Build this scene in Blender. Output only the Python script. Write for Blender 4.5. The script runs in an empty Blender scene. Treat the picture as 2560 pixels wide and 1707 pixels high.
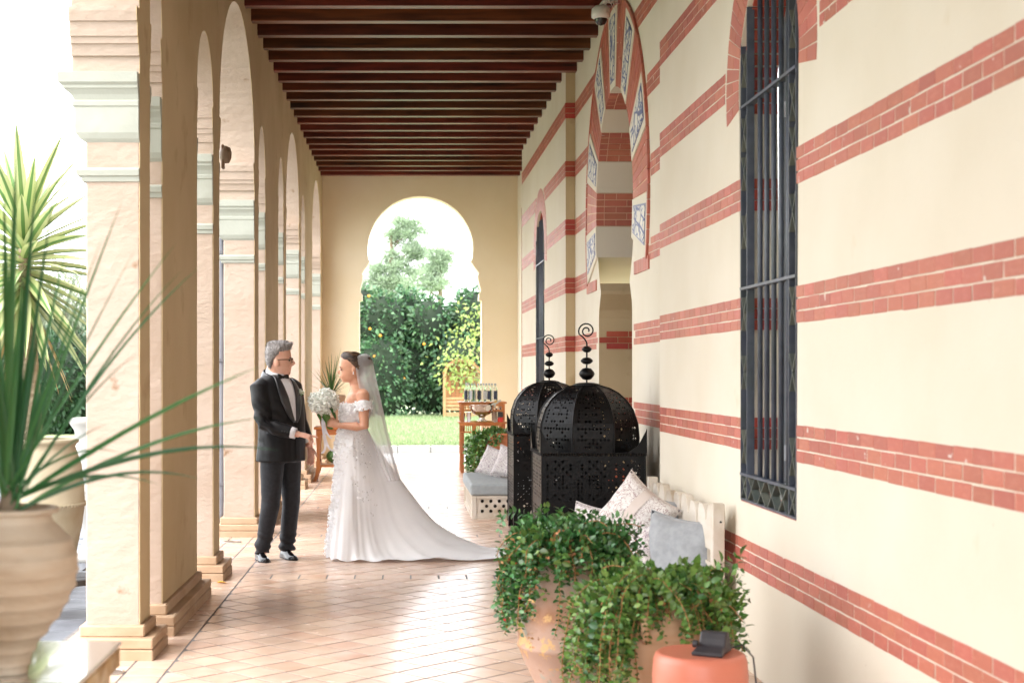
import bpy, bmesh, math, random
import numpy as np
from mathutils import Vector, Matrix, noise, geometry
from mathutils.bvhtree import BVHTree

R = random.Random(7)
PI = math.pi
scene = bpy.context.scene
COL = scene.collection

# ------------------------------------------------------------------ camera
EYE = 1.5
F = 3600.0           # focal length in photograph pixels (2560 wide)
VPX, VPY = 995.0, 931.0
cam_data = bpy.data.cameras.new('camera')
cam = bpy.data.objects.new('camera', cam_data)
COL.objects.link(cam)
cam.location = (0, 0, EYE)
cam.rotation_euler = (PI / 2, 0, 0)
cam_data.sensor_width = 36.0
cam_data.lens = F / 2560 * 36.0
cam_data.shift_x = (1280 - VPX) / 2560
cam_data.shift_y = (VPY - 853.5) / 2560
cam_data.clip_start = 0.05
cam_data.clip_end = 2000
cam_data.dof.use_dof = True
cam_data.dof.focus_distance = 11.4
cam_data.dof.aperture_fstop = 3.6
scene.camera = cam

# ------------------------------------------------------------------ world, sun, exposure
SUN_EL, SUN_AZ = math.radians(52), math.radians(-128)   # azimuth from +Y, negative to the left
world = bpy.data.worlds.new('World')
scene.world = world
world.use_nodes = True
wn, wl = world.node_tree.nodes, world.node_tree.links
wn.clear()
w_out = wn.new('ShaderNodeOutputWorld')
w_bg = wn.new('ShaderNodeBackground')
w_sky = wn.new('ShaderNodeTexSky')
w_sky.sky_type = 'NISHITA'
w_sky.sun_disc = False
w_sky.sun_elevation = SUN_EL
w_sky.sun_rotation = SUN_AZ
w_sky.dust_density = 4.0
w_sky.ozone_density = 1.0
w_mix = wn.new('ShaderNodeMix')
w_mix.data_type = 'RGBA'
w_mix.inputs[0].default_value = 0.75               # bright even cloud cover over the sky
w_mix.inputs[7].default_value = (12.5, 12.6, 12.9, 1)
wl.new(w_sky.outputs[0], w_mix.inputs[6])
wl.new(w_mix.outputs[2], w_bg.inputs[0])
w_bg.inputs[1].default_value = 0.15
wl.new(w_bg.outputs[0], w_out.inputs[0])

sun_data = bpy.data.lights.new('sun', 'SUN')
sun_data.energy = 0.6
sun_data.angle = math.radians(40)
sun_data.color = (1.0, 0.96, 0.9)
sun = bpy.data.objects.new('sun', sun_data)
COL.objects.link(sun)
_d = Vector((math.sin(SUN_AZ) * math.cos(SUN_EL), math.cos(SUN_AZ) * math.cos(SUN_EL), math.sin(SUN_EL)))
sun.rotation_euler = _d.to_track_quat('Z', 'Y').to_euler()

vs = scene.view_settings
vs.view_transform = 'Standard'
vs.look = 'None'
vs.gamma = 1.0
vs.use_curve_mapping = False
vs.exposure = 1.93
scene.cycles.use_denoising = True
scene.cycles.max_bounces = 10
scene.cycles.diffuse_bounces = 8
scene.cycles.glossy_bounces = 4
scene.cycles.transparent_max_bounces = 12
scene.cycles.sample_clamp_indirect = 6.0

# ------------------------------------------------------------------ materials
MATS = {}
def mat(name, c1, c2=None, scale=6.0, rough=0.6, bump=0.0, bscale=60.0, metal=0.0, rnd=0.0,
        stretch=(1, 1, 1), spec=0.5, sss=0.0, detail=5.0, c3=None, c3scale=2.0, c3amt=0.5, transl=0.0,
        alpha=1.0, coat=0.0, ramp=(0.35, 0.65), trans=0.0, rvar=0.0, bdist=0.01, c3ramp=(0.5, 0.7), sheen=0.0):
    m = bpy.data.materials.new(name)
    m.use_nodes = True
    nt = m.node_tree
    N, L = nt.nodes, nt.links
    b = N['Principled BSDF']
    b.inputs['Roughness'].default_value = rough
    b.inputs['Metallic'].default_value = metal
    b.inputs['Specular IOR Level'].default_value = spec
    b.inputs['Alpha'].default_value = alpha
    if coat: b.inputs['Coat Weight'].default_value = coat; b.inputs['Coat Roughness'].default_value = 0.1
    if trans: b.inputs['Transmission Weight'].default_value = trans
    if sheen: b.inputs['Sheen Weight'].default_value = sheen
    if sss:
        b.inputs['Subsurface Weight'].default_value = sss
        b.inputs['Subsurface Radius'].default_value = (0.02, 0.008, 0.004)
        b.inputs['Subsurface Scale'].default_value = 0.5
    tc = N.new('ShaderNodeTexCoord')
    mp = N.new('ShaderNodeMapping')
    mp.inputs['Scale'].default_value = stretch
    L.new(tc.outputs['Object'], mp.inputs[0])
    if rnd:
        oi = N.new('ShaderNodeObjectInfo'); ge = N.new('ShaderNodeNewGeometry')
        ad = N.new('ShaderNodeMath'); ad.operation = 'ADD'
        L.new(oi.outputs['Random'], ad.inputs[0]); L.new(ge.outputs['Random Per Island'], ad.inputs[1])
        fr = N.new('ShaderNodeMath'); fr.operation = 'FRACT'; L.new(ad.outputs[0], fr.inputs[0])
        off = N.new('ShaderNodeMath'); off.operation = 'MULTIPLY'; off.inputs[1].default_value = 37.0
        L.new(fr.outputs[0], off.inputs[0])
        cmb = N.new('ShaderNodeCombineXYZ'); L.new(off.outputs[0], cmb.inputs[0]); L.new(off.outputs[0], cmb.inputs[1])
        L.new(cmb.outputs[0], mp.inputs[1])
    col = None
    if c2 is not None:
        no = N.new('ShaderNodeTexNoise'); no.inputs['Scale'].default_value = scale; no.inputs['Detail'].default_value = detail
        L.new(mp.outputs[0], no.inputs[0])
        rp = N.new('ShaderNodeMapRange')
        rp.inputs[1].default_value, rp.inputs[2].default_value = ramp
        L.new(no.outputs[0], rp.inputs[0])
        mx = N.new('ShaderNodeMix'); mx.data_type = 'RGBA'
        mx.inputs[6].default_value = (*c1, 1); mx.inputs[7].default_value = (*c2, 1)
        L.new(rp.outputs[0], mx.inputs[0])
        col = mx.outputs[2]
        if rvar:
            mr = N.new('ShaderNodeMapRange'); mr.inputs[3].default_value = max(0.02, rough - rvar); mr.inputs[4].default_value = rough + rvar
            L.new(no.outputs[0], mr.inputs[0]); L.new(mr.outputs[0], b.inputs['Roughness'])
    if c3 is not None:
        n3 = N.new('ShaderNodeTexNoise'); n3.inputs['Scale'].default_value = c3scale; n3.inputs['Detail'].default_value = 6
        L.new(mp.outputs[0], n3.inputs[0])
        r3 = N.new('ShaderNodeMapRange'); r3.inputs[1].default_value, r3.inputs[2].default_value = c3ramp
        r3.inputs[4].default_value = c3amt
        L.new(n3.outputs[0], r3.inputs[0])
        m3 = N.new('ShaderNodeMix'); m3.data_type = 'RGBA'
        if col is None: m3.inputs[6].default_value = (*c1, 1)
        else: L.new(col, m3.inputs[6])
        m3.inputs[7].default_value = (*c3, 1)
        L.new(r3.outputs[0], m3.inputs[0])
        col = m3.outputs[2]
    if rnd:
        hs = N.new('ShaderNodeHueSaturation')
        mr = N.new('ShaderNodeMapRange'); mr.inputs[3].default_value = 1 - rnd; mr.inputs[4].default_value = 1 + rnd
        L.new(fr.outputs[0], mr.inputs[0]); L.new(mr.outputs[0], hs.inputs['Value'])
        m2 = N.new('ShaderNodeMath'); m2.operation = 'MULTIPLY'; m2.inputs[1].default_value = 7.31
        L.new(fr.outputs[0], m2.inputs[0])
        f2 = N.new('ShaderNodeMath'); f2.operation = 'FRACT'; L.new(m2.outputs[0], f2.inputs[0])
        mh = N.new('ShaderNodeMapRange'); mh.inputs[3].default_value = 0.5 - rnd * 0.05; mh.inputs[4].default_value = 0.5 + rnd * 0.05
        L.new(f2.outputs[0], mh.inputs[0]); L.new(mh.outputs[0], hs.inputs['Hue'])
        if col is None: hs.inputs['Color'].default_value = (*c1, 1)
        else: L.new(col, hs.inputs['Color'])
        col = hs.outputs[0]
    if col is None: b.inputs['Base Color'].default_value = (*c1, 1)
    else: L.new(col, b.inputs['Base Color'])
    if bump:
        nb = N.new('ShaderNodeTexNoise'); nb.inputs['Scale'].default_value = bscale; nb.inputs['Detail'].default_value = 6
        L.new(mp.outputs[0], nb.inputs[0])
        bp = N.new('ShaderNodeBump'); bp.inputs['Strength'].default_value = bump; bp.inputs['Distance'].default_value = bdist
        L.new(nb.outputs[0], bp.inputs['Height']); L.new(bp.outputs[0], b.inputs['Normal'])
    if transl:
        tr = N.new('ShaderNodeBsdfTranslucent')
        if col is None: tr.inputs[0].default_value = (*c1, 1)
        else: L.new(col, tr.inputs[0])
        ms = N.new('ShaderNodeMixShader'); ms.inputs[0].default_value = transl
        L.new(b.outputs[0], ms.inputs[1]); L.new(tr.outputs[0], ms.inputs[2])
        L.new(ms.outputs[0], N['Material Output'].inputs[0])
    MATS[name] = m
    return m

def C(r, g, b):                                    # sRGB 0-255 -> linear
    f = lambda v: (v / 255 / 12.92) if v <= 10 else ((v / 255 + 0.055) / 1.055) ** 2.4
    return (f(r), f(g), f(b))

cream = mat('cream_plaster', C(218, 209, 190), C(223, 215, 198), 1.6, 0.85, 0.25, 35, c3=C(211, 199, 176), c3scale=0.7, c3amt=0.35, bdist=0.004)
plaster_shade = mat('shaded_plaster', C(186, 165, 128), C(196, 176, 140), 1.3, 0.85, 0.3, 30, c3=C(170, 148, 110), c3scale=0.8, c3amt=0.5, bdist=0.005)  # darker copy of the gallery plaster, shade put into its colour
plaster_lit = mat('lit_plaster', C(234, 220, 188), C(239, 227, 199), 1.3, 0.85, 0.3, 30, c3=C(226, 208, 170), c3scale=0.8, c3amt=0.4, bdist=0.005)  # same plaster made brighter, the end wall's light put into its colour
peach = mat('peach_paint', C(178, 159, 143), C(185, 167, 152), 2.2, 0.8, 0.45, 16, stretch=(1, 1, 1.7), c3=C(172, 150, 130), c3scale=1.6, c3amt=0.35, bdist=0.018)
plinth_paint = mat('plinth_paint', C(176, 148, 120), C(184, 160, 134), 3, 0.8, 0.5, 14, c3=C(160, 126, 92), c3scale=2.5, c3amt=0.6, bdist=0.015)
mint = mat('pale_green_paint', C(166, 169, 158), C(174, 177, 166), 3, 0.7, 0.4, 12, c3=C(158, 159, 146), c3scale=2.0, c3amt=0.5, bdist=0.012)
brick_m = mat('red_brick_paint', C(178, 101, 82), C(187, 111, 92), 9, 0.5, 0.25, 50, rnd=0.12, c3=C(196, 126, 108), c3scale=3.0, c3amt=0.55, bdist=0.004, rvar=0.15)
brick_shade = mat('shaded_brick_paint', C(164, 66, 48), C(176, 78, 60), 9, 0.5, 0.25, 50, rnd=0.14, bdist=0.004)  # deeper copy of the band red, shade painted into reveals and returns
tile_m = mat('terracotta_tile', C(204, 176, 156), C(211, 186, 168), 4, 0.24, 0.10, 25, rnd=0.08, c3=C(190, 146, 122), c3scale=2.2, c3amt=0.6, spec=0.32, bdist=0.003, rvar=0.1)
grout_m = mat('grout', C(128, 125, 124), C(112, 108, 105), 20, 0.9, spec=0.1)
beam_m = mat('stained_beam', C(74, 32, 16), C(112, 54, 28), 5, 0.38, 0.35, 30, stretch=(0.35, 4, 4), rnd=0.3, c3=C(24, 10, 6), c3scale=2.2, c3amt=0.85, bdist=0.004, c3ramp=(0.6, 0.68))
board_m = mat('ceiling_board', C(46, 22, 12), C(70, 34, 18), 4, 0.6, 0.2, 20)
iron_m = mat('blue_grey_iron', C(64, 70, 82), C(80, 86, 98), 14, 0.4, 0.25, 60, c3=C(70, 78, 72), c3scale=4, c3amt=0.7, bdist=0.003, spec=0.6)
strap_m = mat('weathered_strap', C(84, 92, 88), C(110, 112, 100), 12, 0.5, 0.2, 40)
grey_frame = mat('grey_window_frame', C(170, 176, 182), None, rough=0.4)
glass_dark = mat('window_glass', C(40, 44, 48), None, rough=0.05, spec=0.8)

# ------------------------------------------------------------------ mesh helpers
class MB:
    def __init__(s): s.v = []; s.f = []
    def add(s, vs, fs):
        o = len(s.v); s.v.extend([tuple(p) for p in vs]); s.f.extend([tuple(i + o for i in f) for f in fs]); return s
    def box(s, x0, x1, y0, y1, z0, z1):
        return s.add([(x0, y0, z0), (x1, y0, z0), (x1, y1, z0), (x0, y1, z0), (x0, y0, z1), (x1, y0, z1), (x1, y1, z1), (x0, y1, z1)],
                     [(3, 2, 1, 0), (4, 5, 6, 7), (0, 1, 5, 4), (1, 2, 6, 5), (2, 3, 7, 6), (3, 0, 4, 7)])
    def obox(s, c, ax, ay, az):                     # oriented box: centre and three half-axis vectors
        c, ax, ay, az = map(Vector, (c, ax, ay, az))
        P = [c + i * ax + j * ay + k * az for k in (-1, 1) for j in (-1, 1) for i in (-1, 1)]
        fs = [(0, 2, 3, 1), (4, 5, 7, 6), (0, 1, 5, 4), (2, 6, 7, 3), (0, 4, 6, 2), (1, 3, 7, 5)]
        return s.add(P, fs)
    def bar(s, a, b, w, d, up=(0, 0, 1)):           # box from a to b, width w, depth d
        a, b = Vector(a), Vector(b); t = (b - a)
        u = Vector(up)
        if abs(t.normalized().dot(u)) > 0.98: u = Vector((1, 0, 0))
        sx = t.cross(u).normalized(); sy = sx.cross(t).normalized()
        return s.obox((a + b) / 2, sx * w / 2, t / 2, sy * d / 2)
    def rings(s, rings, cap0=True, cap1=True, closed=True):
        n = len(rings[0]); vs = [p for r in rings for p in r]; fs = []
        m = n if closed else n - 1
        for i in range(len(rings) - 1):
            for j in range(m):
                k = (j + 1) % n
                fs.append((i * n + j, i * n + k, (i + 1) * n + k, (i + 1) * n + j))
        if cap0 and closed: fs.append(tuple(reversed(range(n))))
        if cap1 and closed: fs.append(tuple((len(rings) - 1) * n + j for j in range(n)))
        return s.add(vs, fs)
    def lathe(s, prof, c=(0, 0, 0), n=24, cap0=True, cap1=True, wob=None):
        rs = []
        for (r, z) in prof:
            rs.append([(c[0] + r * math.cos(2 * PI * j / n) * (1 if not wob else 1 + wob(j / n, z)),
                        c[1] + r * math.sin(2 * PI * j / n) * (1 if not wob else 1 + wob(j / n, z)), c[2] + z) for j in range(n)])
        return s.rings(rs, cap0, cap1)
    def tube(s, pts, rad, n=8, cap=True, flat=1.0):
        pts = [Vector(p) for p in pts]
        if not isinstance(rad, (list, tuple)): rad = [rad] * len(pts)
        rs = []; u = None
        for i, p in enumerate(pts):
            t = (pts[min(i + 1, len(pts) - 1)] - pts[max(i - 1, 0)])
            if t.length < 1e-9: t = Vector((0, 0, 1))
            t.normalize()
            if u is None:
                a = Vector((0, 0, 1)) if abs(t.z) < 0.9 else Vector((1, 0, 0))
                u = t.cross(a).normalized()
            else:
                u = (u - t * u.dot(t)).normalized()
            w = t.cross(u)
            rs.append([p + rad[i] * (math.cos(2 * PI * j / n) * u + flat * math.sin(2 * PI * j / n) * w) for j in range(n)])
        return s.rings(rs, cap, cap)
    def ell(s, c, rx, ry, rz, n=14, m=9, rot=None):
        rs = []
        for i in range(m + 1):
            th = -PI / 2 + PI * i / m
            cr = max(math.cos(th), 0.02)
            r = [Vector((rx * cr * math.cos(2 * PI * j / n), ry * cr * math.sin(2 * PI * j / n), rz * math.sin(th))) for j in range(n)]
            if rot: r = [rot @ p for p in r]
            rs.append([p + Vector(c) for p in r])
        return s.rings(rs)
    def prism(s, poly, fn, d0, d1):                 # poly [(u,v)], fn(u,v,d)->xyz ; capped with an n-gon
        n = len(poly)
        vs = [fn(u, v, d0) for u, v in poly] + [fn(u, v, d1) for u, v in poly]
        fs = [tuple(range(n)), tuple(reversed(range(n, 2 * n)))]
        for i in range(n):
            j = (i + 1) % n
            fs.append((i, i + n, j + n, j))
        return s.add(vs, fs)
    def plate(s, loops, fn, d0, d1, back=True, sides=True):   # polygon with holes, given depth
        pl = [[Vector((u, v, 0)) for u, v in lp] for lp in loops]
        tri = geometry.tessellate_polygon(pl)
        flat = [p for lp in loops for p in lp]; n = len(flat)
        vs = [fn(u, v, d0) for u, v in flat]; fs = [tuple(t) for t in tri]
        if back:
            vs += [fn(u, v, d1) for u, v in flat]; fs += [tuple(n + i for i in reversed(t)) for t in tri]
            if sides:
                o = 0
                for lp in loops:
                    k = len(lp)
                    for i in range(k):
                        j = (i + 1) % k
                        fs.append((o + i, o + j, n + o + j, n + o + i))
                    o += k
        return s.add(vs, fs)
    def mesh(s, name='mesh', fix=True, merge=False):
        me = bpy.data.meshes.new(name)
        me.from_pydata([tuple(p) for p in s.v], [], s.f)
        if fix or merge:
            bm = bmesh.new(); bm.from_mesh(me)
            if merge: bmesh.ops.remove_doubles(bm, verts=bm.verts, dist=1e-5)
            if fix: bmesh.ops.recalc_face_normals(bm, faces=bm.faces)
            bm.to_mesh(me); bm.free()
        me.update()
        return me
    def build(s, name, m, parent=None, smooth=False, bevel=0.0, loc=None, fix=True, rot=None, seg=1):
        return put(name, s.mesh(name, fix), m, parent, smooth, bevel, loc, rot, seg)

def put(name, me, m, parent=None, smooth=False, bevel=0.0, loc=None, rot=None, seg=1):
    if m is not None and not me.materials: me.materials.append(m)
    if smooth: me.polygons.foreach_set('use_smooth', [True] * len(me.polygons))
    o = bpy.data.objects.new(name, me); COL.objects.link(o)
    if parent is not None: o.parent = parent
    if loc is not None: o.location = loc
    if rot is not None: o.rotation_euler = rot
    if bevel:
        md = o.modifiers.new('bevel', 'BEVEL'); md.width = bevel; md.segments = seg; md.limit_method = 'ANGLE'; md.angle_limit = math.radians(40)
    return o

def tag(o, label=None, cat=None, group=None, kind=None):
    if label: o['label'] = label
    if cat: o['category'] = cat
    if group: o['group'] = group
    if kind: o['kind'] = kind
    return o

def thing(name, label, cat, loc=(0, 0, 0), rz=0.0, group=None):
    o = bpy.data.objects.new(name, None); COL.objects.link(o)
    o.location = loc; o.rotation_euler = (0, 0, rz); o.empty_display_size = 0.1
    return tag(o, label, cat, group)

def at(px, py, Y):                                  # where a photograph pixel lies at depth Y
    return ((px - VPX) * Y / F, Y, EYE - (py - VPY) * Y / F)

def shade_smooth_by_angle(o, ang=40):
    me = o.data
    bm = bmesh.new(); bm.from_mesh(me)
    for f in bm.faces: f.smooth = True
    for e in bm.edges:
        if len(e.link_faces) == 2 and e.calc_face_angle(0) > math.radians(ang): e.smooth = False
    bm.to_mesh(me); bm.free()

def copy_tree(o, parent=None, loc=None, rz=None, label=None):
    c = o.copy(); COL.objects.link(c); c.parent = parent
    if loc is not None: c.location = loc
    if rz is not None: c.rotation_euler = (0, 0, rz)
    if label: c['label'] = label
    for ch in list(o.children): copy_tree(ch, c)
    return c
# ================================================================== ARCHITECTURE
SK = 0.008                                          # the arcade and floor stand a touch askew to the house wall
END = 23.5                                          # end wall
BEAMZ = 4.65                                        # underside of the beams

# ------------------------------------------------------------------ ground outside
g = MB(); g.add([(-600, -300, -0.2), (600, -300, -0.2), (600, 900, -0.2), (-600, 900, -0.2)], [(0, 1, 2, 3)])
tag(g.build('ground', mat('earth', C(96, 110, 70), C(120, 120, 84), 0.3, 0.9)), kind='structure')

# ------------------------------------------------------------------ gallery floor of diagonal tiles
floor = MB().box(-1.95, 1.95, -3.2, 23.9, -0.19, -0.0022).build('floor', grout_m, rot=(0, 0, -SK))
tag(floor, kind='structure')

def clip(poly, x0, x1, y0, y1):
    def cut(p, k, lim, sgn):
        out = []
        for i in range(len(p)):
            a, b = p[i], p[(i + 1) % len(p)]
            ia, ib = sgn * (a[k] - lim) >= 0, sgn * (b[k] - lim) >= 0
            if ia: out.append(a)
            if ia != ib:
                t = (lim - a[k]) / (b[k] - a[k]); out.append((a[0] + t * (b[0] - a[0]), a[1] + t * (b[1] - a[1])))
        return out
    for k, lim, sg in ((0, x0, 1), (0, x1, -1), (1, y0, 1), (1, y1, -1)):
        if len(poly) < 3: return []
        poly = cut(poly, k, lim, sg)
    return poly
def inset(poly, d):
    n = len(poly); cx = sum(p[0] for p in poly) / n; cy = sum(p[1] for p in poly) / n
    out = []
    for i in range(n):
        p0, p1, p2 = Vector(poly[i - 1]), Vector(poly[i]), Vector(poly[(i + 1) % n])
        e1, e2 = (p1 - p0), (p2 - p1)
        if e1.length < 1e-6 or e2.length < 1e-6: return None
        n1 = Vector((-e1.y, e1.x)).normalized(); n2 = Vector((-e2.y, e2.x)).normalized()
        bis = n1 + n2
        if bis.length < 1e-6: return None
        bis.normalize(); k = d / max(0.3, bis.dot(n1))
        out.append((p1.x + bis.x * k, p1.y + bis.y * k))
    return out
def area(p): return 0.5 * sum(p[i][0] * p[(i + 1) % len(p)][1] - p[(i + 1) % len(p)][0] * p[i][1] for i in range(len(p)))
tiles = []
T = 0.2; DG = T * math.sqrt(2)
XL, XR = -1.221, 1.93
strips = [(10.48, 10.69), (13.15, 13.36), (15.9, 16.11), (18.6, 18.81), (21.3, 21.51)]
zones = []; y = 1.7
for a, b in strips: zones.append((y, a)); y = b
zones.append((y, 23.85))
for (y0, y1) in zones:
    ni = int((XR - XL) / DG) + 2; nj = int((y1 - y0) / DG) + 2
    for i in range(-1, ni):
        for j in range(-1, nj):
            for h in (0, 0.5):
                cx = XL + (i + h) * DG + 0.03; cy = y0 + (j + h) * DG
                p = clip([(cx, cy - DG / 2), (cx + DG / 2, cy), (cx, cy + DG / 2), (cx - DG / 2, cy)], XL, XR, y0, y1)
                if len(p) >= 3 and area(p) > 0.002: tiles.append(p)
for a, b in strips:
    x = XL
    while x < XR - 0.05:
        tiles.append([(x, a), (min(x + 0.205, XR), a), (min(x + 0.205, XR), b), (x, b)]); x += 0.205
for k in range(3):
    y = 1.7 + 0.07 * k
    while y < 23.8:
        x1 = XL - k * 0.2
        tiles.append([(x1 - 0.2, y), (x1, y), (x1, min(y + 0.2, 23.85)), (x1 - 0.2, min(y + 0.2, 23.85))]); y += 0.2
def tile_mb(mb, p, dz):
    p = [q for i, q in enumerate(p) if (Vector(q) - Vector(p[i - 1])).length > 1e-3]
    if len(p) < 3: return
    a = inset(p, 0.0062); 
    if not a: return
    b = inset(a, 0.0015) or a
    n = len(a)
    tx, ty = R.uniform(-.0004, .0004), R.uniform(-.0004, .0004)
    vs = [(x, y, -0.006) for x, y in a] + [(x, y, dz - 0.0006) for x, y in a] + [(x, y, dz + tx * 1 if i % 2 else dz + ty) for i, (x, y) in enumerate(b)]
    fs = []
    for i in range(n):
        j = (i + 1) % n
        fs += [(i, j, n + j, n + i), (n + i, n + j, 2 * n + j, 2 * n + i)]
    fs.append(tuple(range(2 * n, 3 * n)))
    mb.add(vs, fs)
def tscore(p):
    cx = sum(q[0] for q in p) / len(p); cy = sum(q[1] for q in p) / len(p)
    px = VPX + F * (cx + SK * cy) / cy; py = VPY + F * EYE / cy
    vis = (350 < px < 1330) and (py < 1740) and cy > 6.6
    return (0 if vis else 1, cy)
tiles.sort(key=tscore)
rest = MB()
for i, p in enumerate(tiles):
    if i < 300:
        mb = MB(); tile_mb(mb, p, R.uniform(-0.0004, 0.0004))
        if mb.v: mb.build('tile', tile_m, floor, fix=False)
    else: tile_mb(rest, p, R.uniform(-0.0004, 0.0004))
tag(rest.build('tiles', tile_m, floor, fix=False), kind='stuff')

# ------------------------------------------------------------------ arcade on the left
arcade = thing('arcade', 'arcade of cream piers and round arches with pale green capitals, open to the garden', 'arcade')
arcade.rotation_euler = (0, 0, -SK)
XI, XO, XW = -1.421, -1.706, -1.78                  # inner face, outer face of shafts, outer face of the wall above
PIERS = [(-3.1, -1.4), (-0.6, -0.27), (2.08, 2.37), (2.77, 4.12), (4.65, 4.97), (7.58, 7.87), (8.27, 9.62), (10.42, 10.75), (13.2, 13.54), (14.2, 15.58), (16.25, 16.57), (18.55, 18.88), (19.6, 21.0), (23.02, 23.6)]

def opening_profile(y0, y1):
    """intrados from the far pier (y1) back to the near pier (y0), as (y, z)"""
    g_ = y1 - y0; h = g_ / 2; yc = (y0 + y1) / 2
    wide = g_ > 1.2
    apex = (3.32 + h if g_ > 2.2 else 3.42 + h) if wide else 3.87
    st = [(3.165, 0.0), (3.165, 0.018), (3.225, 0.03), (3.225, 0.042), (3.26, 0.046), (3.26, 0.056), (3.335, 0.066), (3.335, 0.078), (3.385, 0.088), (3.41, 0.088), (3.41, 0.015)]
    k = 1.0 if wide else 0.55
    left = [(y0 + o * k, z) for z, o in st]
    right = [(y1 - o * k, z) for z, o in st]
    rise = apex - 3.41; hw = h - 0.015 * k
    arc = [(yc + hw * math.cos(a), 3.41 + rise * math.sin(a)) for a in [PI * i / 24 for i in range(1, 24)]]   # from y1 side to y0 side
    return right + arc + list(reversed(left))
ends = [2.0] + [0]
def arch_poly(zb, wob=0.0, deep=None):
    """outline of the arcade wall: bottom edge at zb on piers, arches between"""
    pts = [(23.6, 5.4), (-3.1, 5.4)]
    gaps = [(PIERS[i][1], PIERS[i + 1][0]) for i in range(len(PIERS) - 1)]
    pts += [(-3.1, zb), (-1.4, zb)]
    for i, (a, b) in enumerate(gaps):
        pr = list(reversed(opening_profile(a, b)))
        pts += pr
        pts += [(b, zb)] if i < len(gaps) - 1 else [(b, zb), (23.6, zb)]
        if i < len(gaps) - 1: pts += [(gaps[i + 1][0], zb)]
    out = [pts[0]]
    if wob:
        dens = []
        for i in range(len(pts)):
            a, b = Vector(pts[i]), Vector(pts[(i + 1) % len(pts)])
            k = max(1, int((b - a).length / 0.12)) if abs(a.x - b.x) < 0.02 else 1
            for t in range(k): dens.append(a.lerp(b, t / k))
        pts = [(p.x + wob * noise.noise((p.x * 3, p.y * 7, 1.0)), p.y + (wob * 0.4 * noise.noise((p.x * 5, p.y * 3, 9.0)) if 3.2 < p.y < 5 else 0)) for p in dens]
    return pts
fnA = lambda u, v, d: (d, u, v)
MB().plate([arch_poly(3.07)], fnA, XI - 0.003, XW).build('arch_wall', peach, arcade)
MB().plate([arch_poly(0.168, 0.008, deep=1)], fnA, XI, XI - 0.0045).build('inner_plaster', plaster_shade, arcade)
CAPP = [(2.71, 0), (2.73, .03), (2.76, .053), (2.80, .057), (2.895, .057), (2.90, .07), (2.922, .07), (2.93, .057), (2.96, .073), (2.985, .10), (2.99, .112), (3.005, .112), (3.02, .137), (3.074, .137)]
NECK = [(2.503, 0), (2.505, .02), (2.53, .025), (2.535, .045), (2.565, .052), (2.577, .03), (2.578, 0)]
def rect_loft(y0, y1, prof, ky=0.45, xi=XI - 0.002, xo=XO):
    mb = MB(); rs = []
    for z, o in prof:
        rs.append([(xi, y0 - o * ky, z), (xi, y1 + o * ky, z), (xo - o, y1 + o * ky, z), (xo - o, y0 - o * ky, z)])
    return mb.rings(rs)
def rough_box(x0, x1, y0, y1, z0, z1, n=14, amp=0.004, seed=0):
    mb = MB(); rs = []
    for k in range(n + 1):
        z = z0 + (z1 - z0) * k / n
        j = lambda s: amp * noise.noise((z * 6 + s * 11, seed * 3.7, s))
        rs.append([(x1, y0 + j(1), z), (x1, y1 + j(2), z), (x0 + j(3), y1 + j(4), z), (x0 + j(5), y0 + j(6), z)])
    return mb.rings(rs)
for i, (y0, y1) in enumerate(PIERS):
    rough_box(XO, XI - 0.002, y0, y1, 0.15, 3.08, seed=i).build('pier', peach, arcade, bevel=0.006)
    rect_loft(y0, y1, CAPP).build('capital', mint, arcade, bevel=0.002)
    rect_loft(y0, y1, NECK).build('necking', mint, arcade, bevel=0.002)
    # plinth of two courses and a smaller step
    pl = MB().box(XO - 0.08, XI + 0.085, y0 - 0.09, y1 + 0.09, -0.005, 0.055).build('plinth', plinth_paint, arcade, bevel=0.006)
    MB().box(XO - 0.078, XI + 0.083, y0 - 0.088, y1 + 0.088, 0.058, 0.112).build('plinth_course', plinth_paint, arcade, bevel=0.006)
    MB().box(XO - 0.03, XI + 0.03, y0 - 0.03, y1 + 0.03, 0.11, 0.172).build('base_step', plinth_paint, arcade, bevel=0.008)

# ------------------------------------------------------------------ end wall with its horseshoe arch
EX, EZ, ER = 0.366, 3.51, 0.862
hole = [(EX - 1.0, -0.3)]
lc = [(EX - 1.0, 2.67), (EX - 0.955, 2.68), (EX - 0.955, 2.78), (EX - 0.985, 2.82), (EX - 0.985, 2.86), (EX - 0.945, 3.0), (EX - 0.94, 3.09), (EX - 0.955, 3.10), (EX - 0.95, 3.13), (EX - 0.87, 3.24), (EX - 0.82, 3.325), (EX - 0.845, 3.335)]
hole += lc
a0 = math.asin((3.335 - EZ) / ER)
hole += [(EX - ER * math.cos(a0 + (PI - 2 * a0) * i / 40), EZ + ER * math.sin(a0 + (PI - 2 * a0) * i / 40)) for i in range(1, 40)]
hole += [(2 * EX - x, z) for x, z in reversed(lc)] + [(EX + 1.0, -0.3)]
hole = [(x + 0.006 * noise.noise((x * 4, z * 5, 2)), z) for x, z in hole]
fnE = lambda u, v, d: (u, d, v)
endw = MB().plate([[(-2.2, -0.3)] + hole + [(4.5, -0.3), (4.5, 5.4), (-2.2, 5.4)]], fnE, END, END + 0.34).build('end_wall', plaster_lit)
tag(endw, 'golden plaster end wall pierced by a horseshoe arch with notched sides', 'wall')

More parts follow.
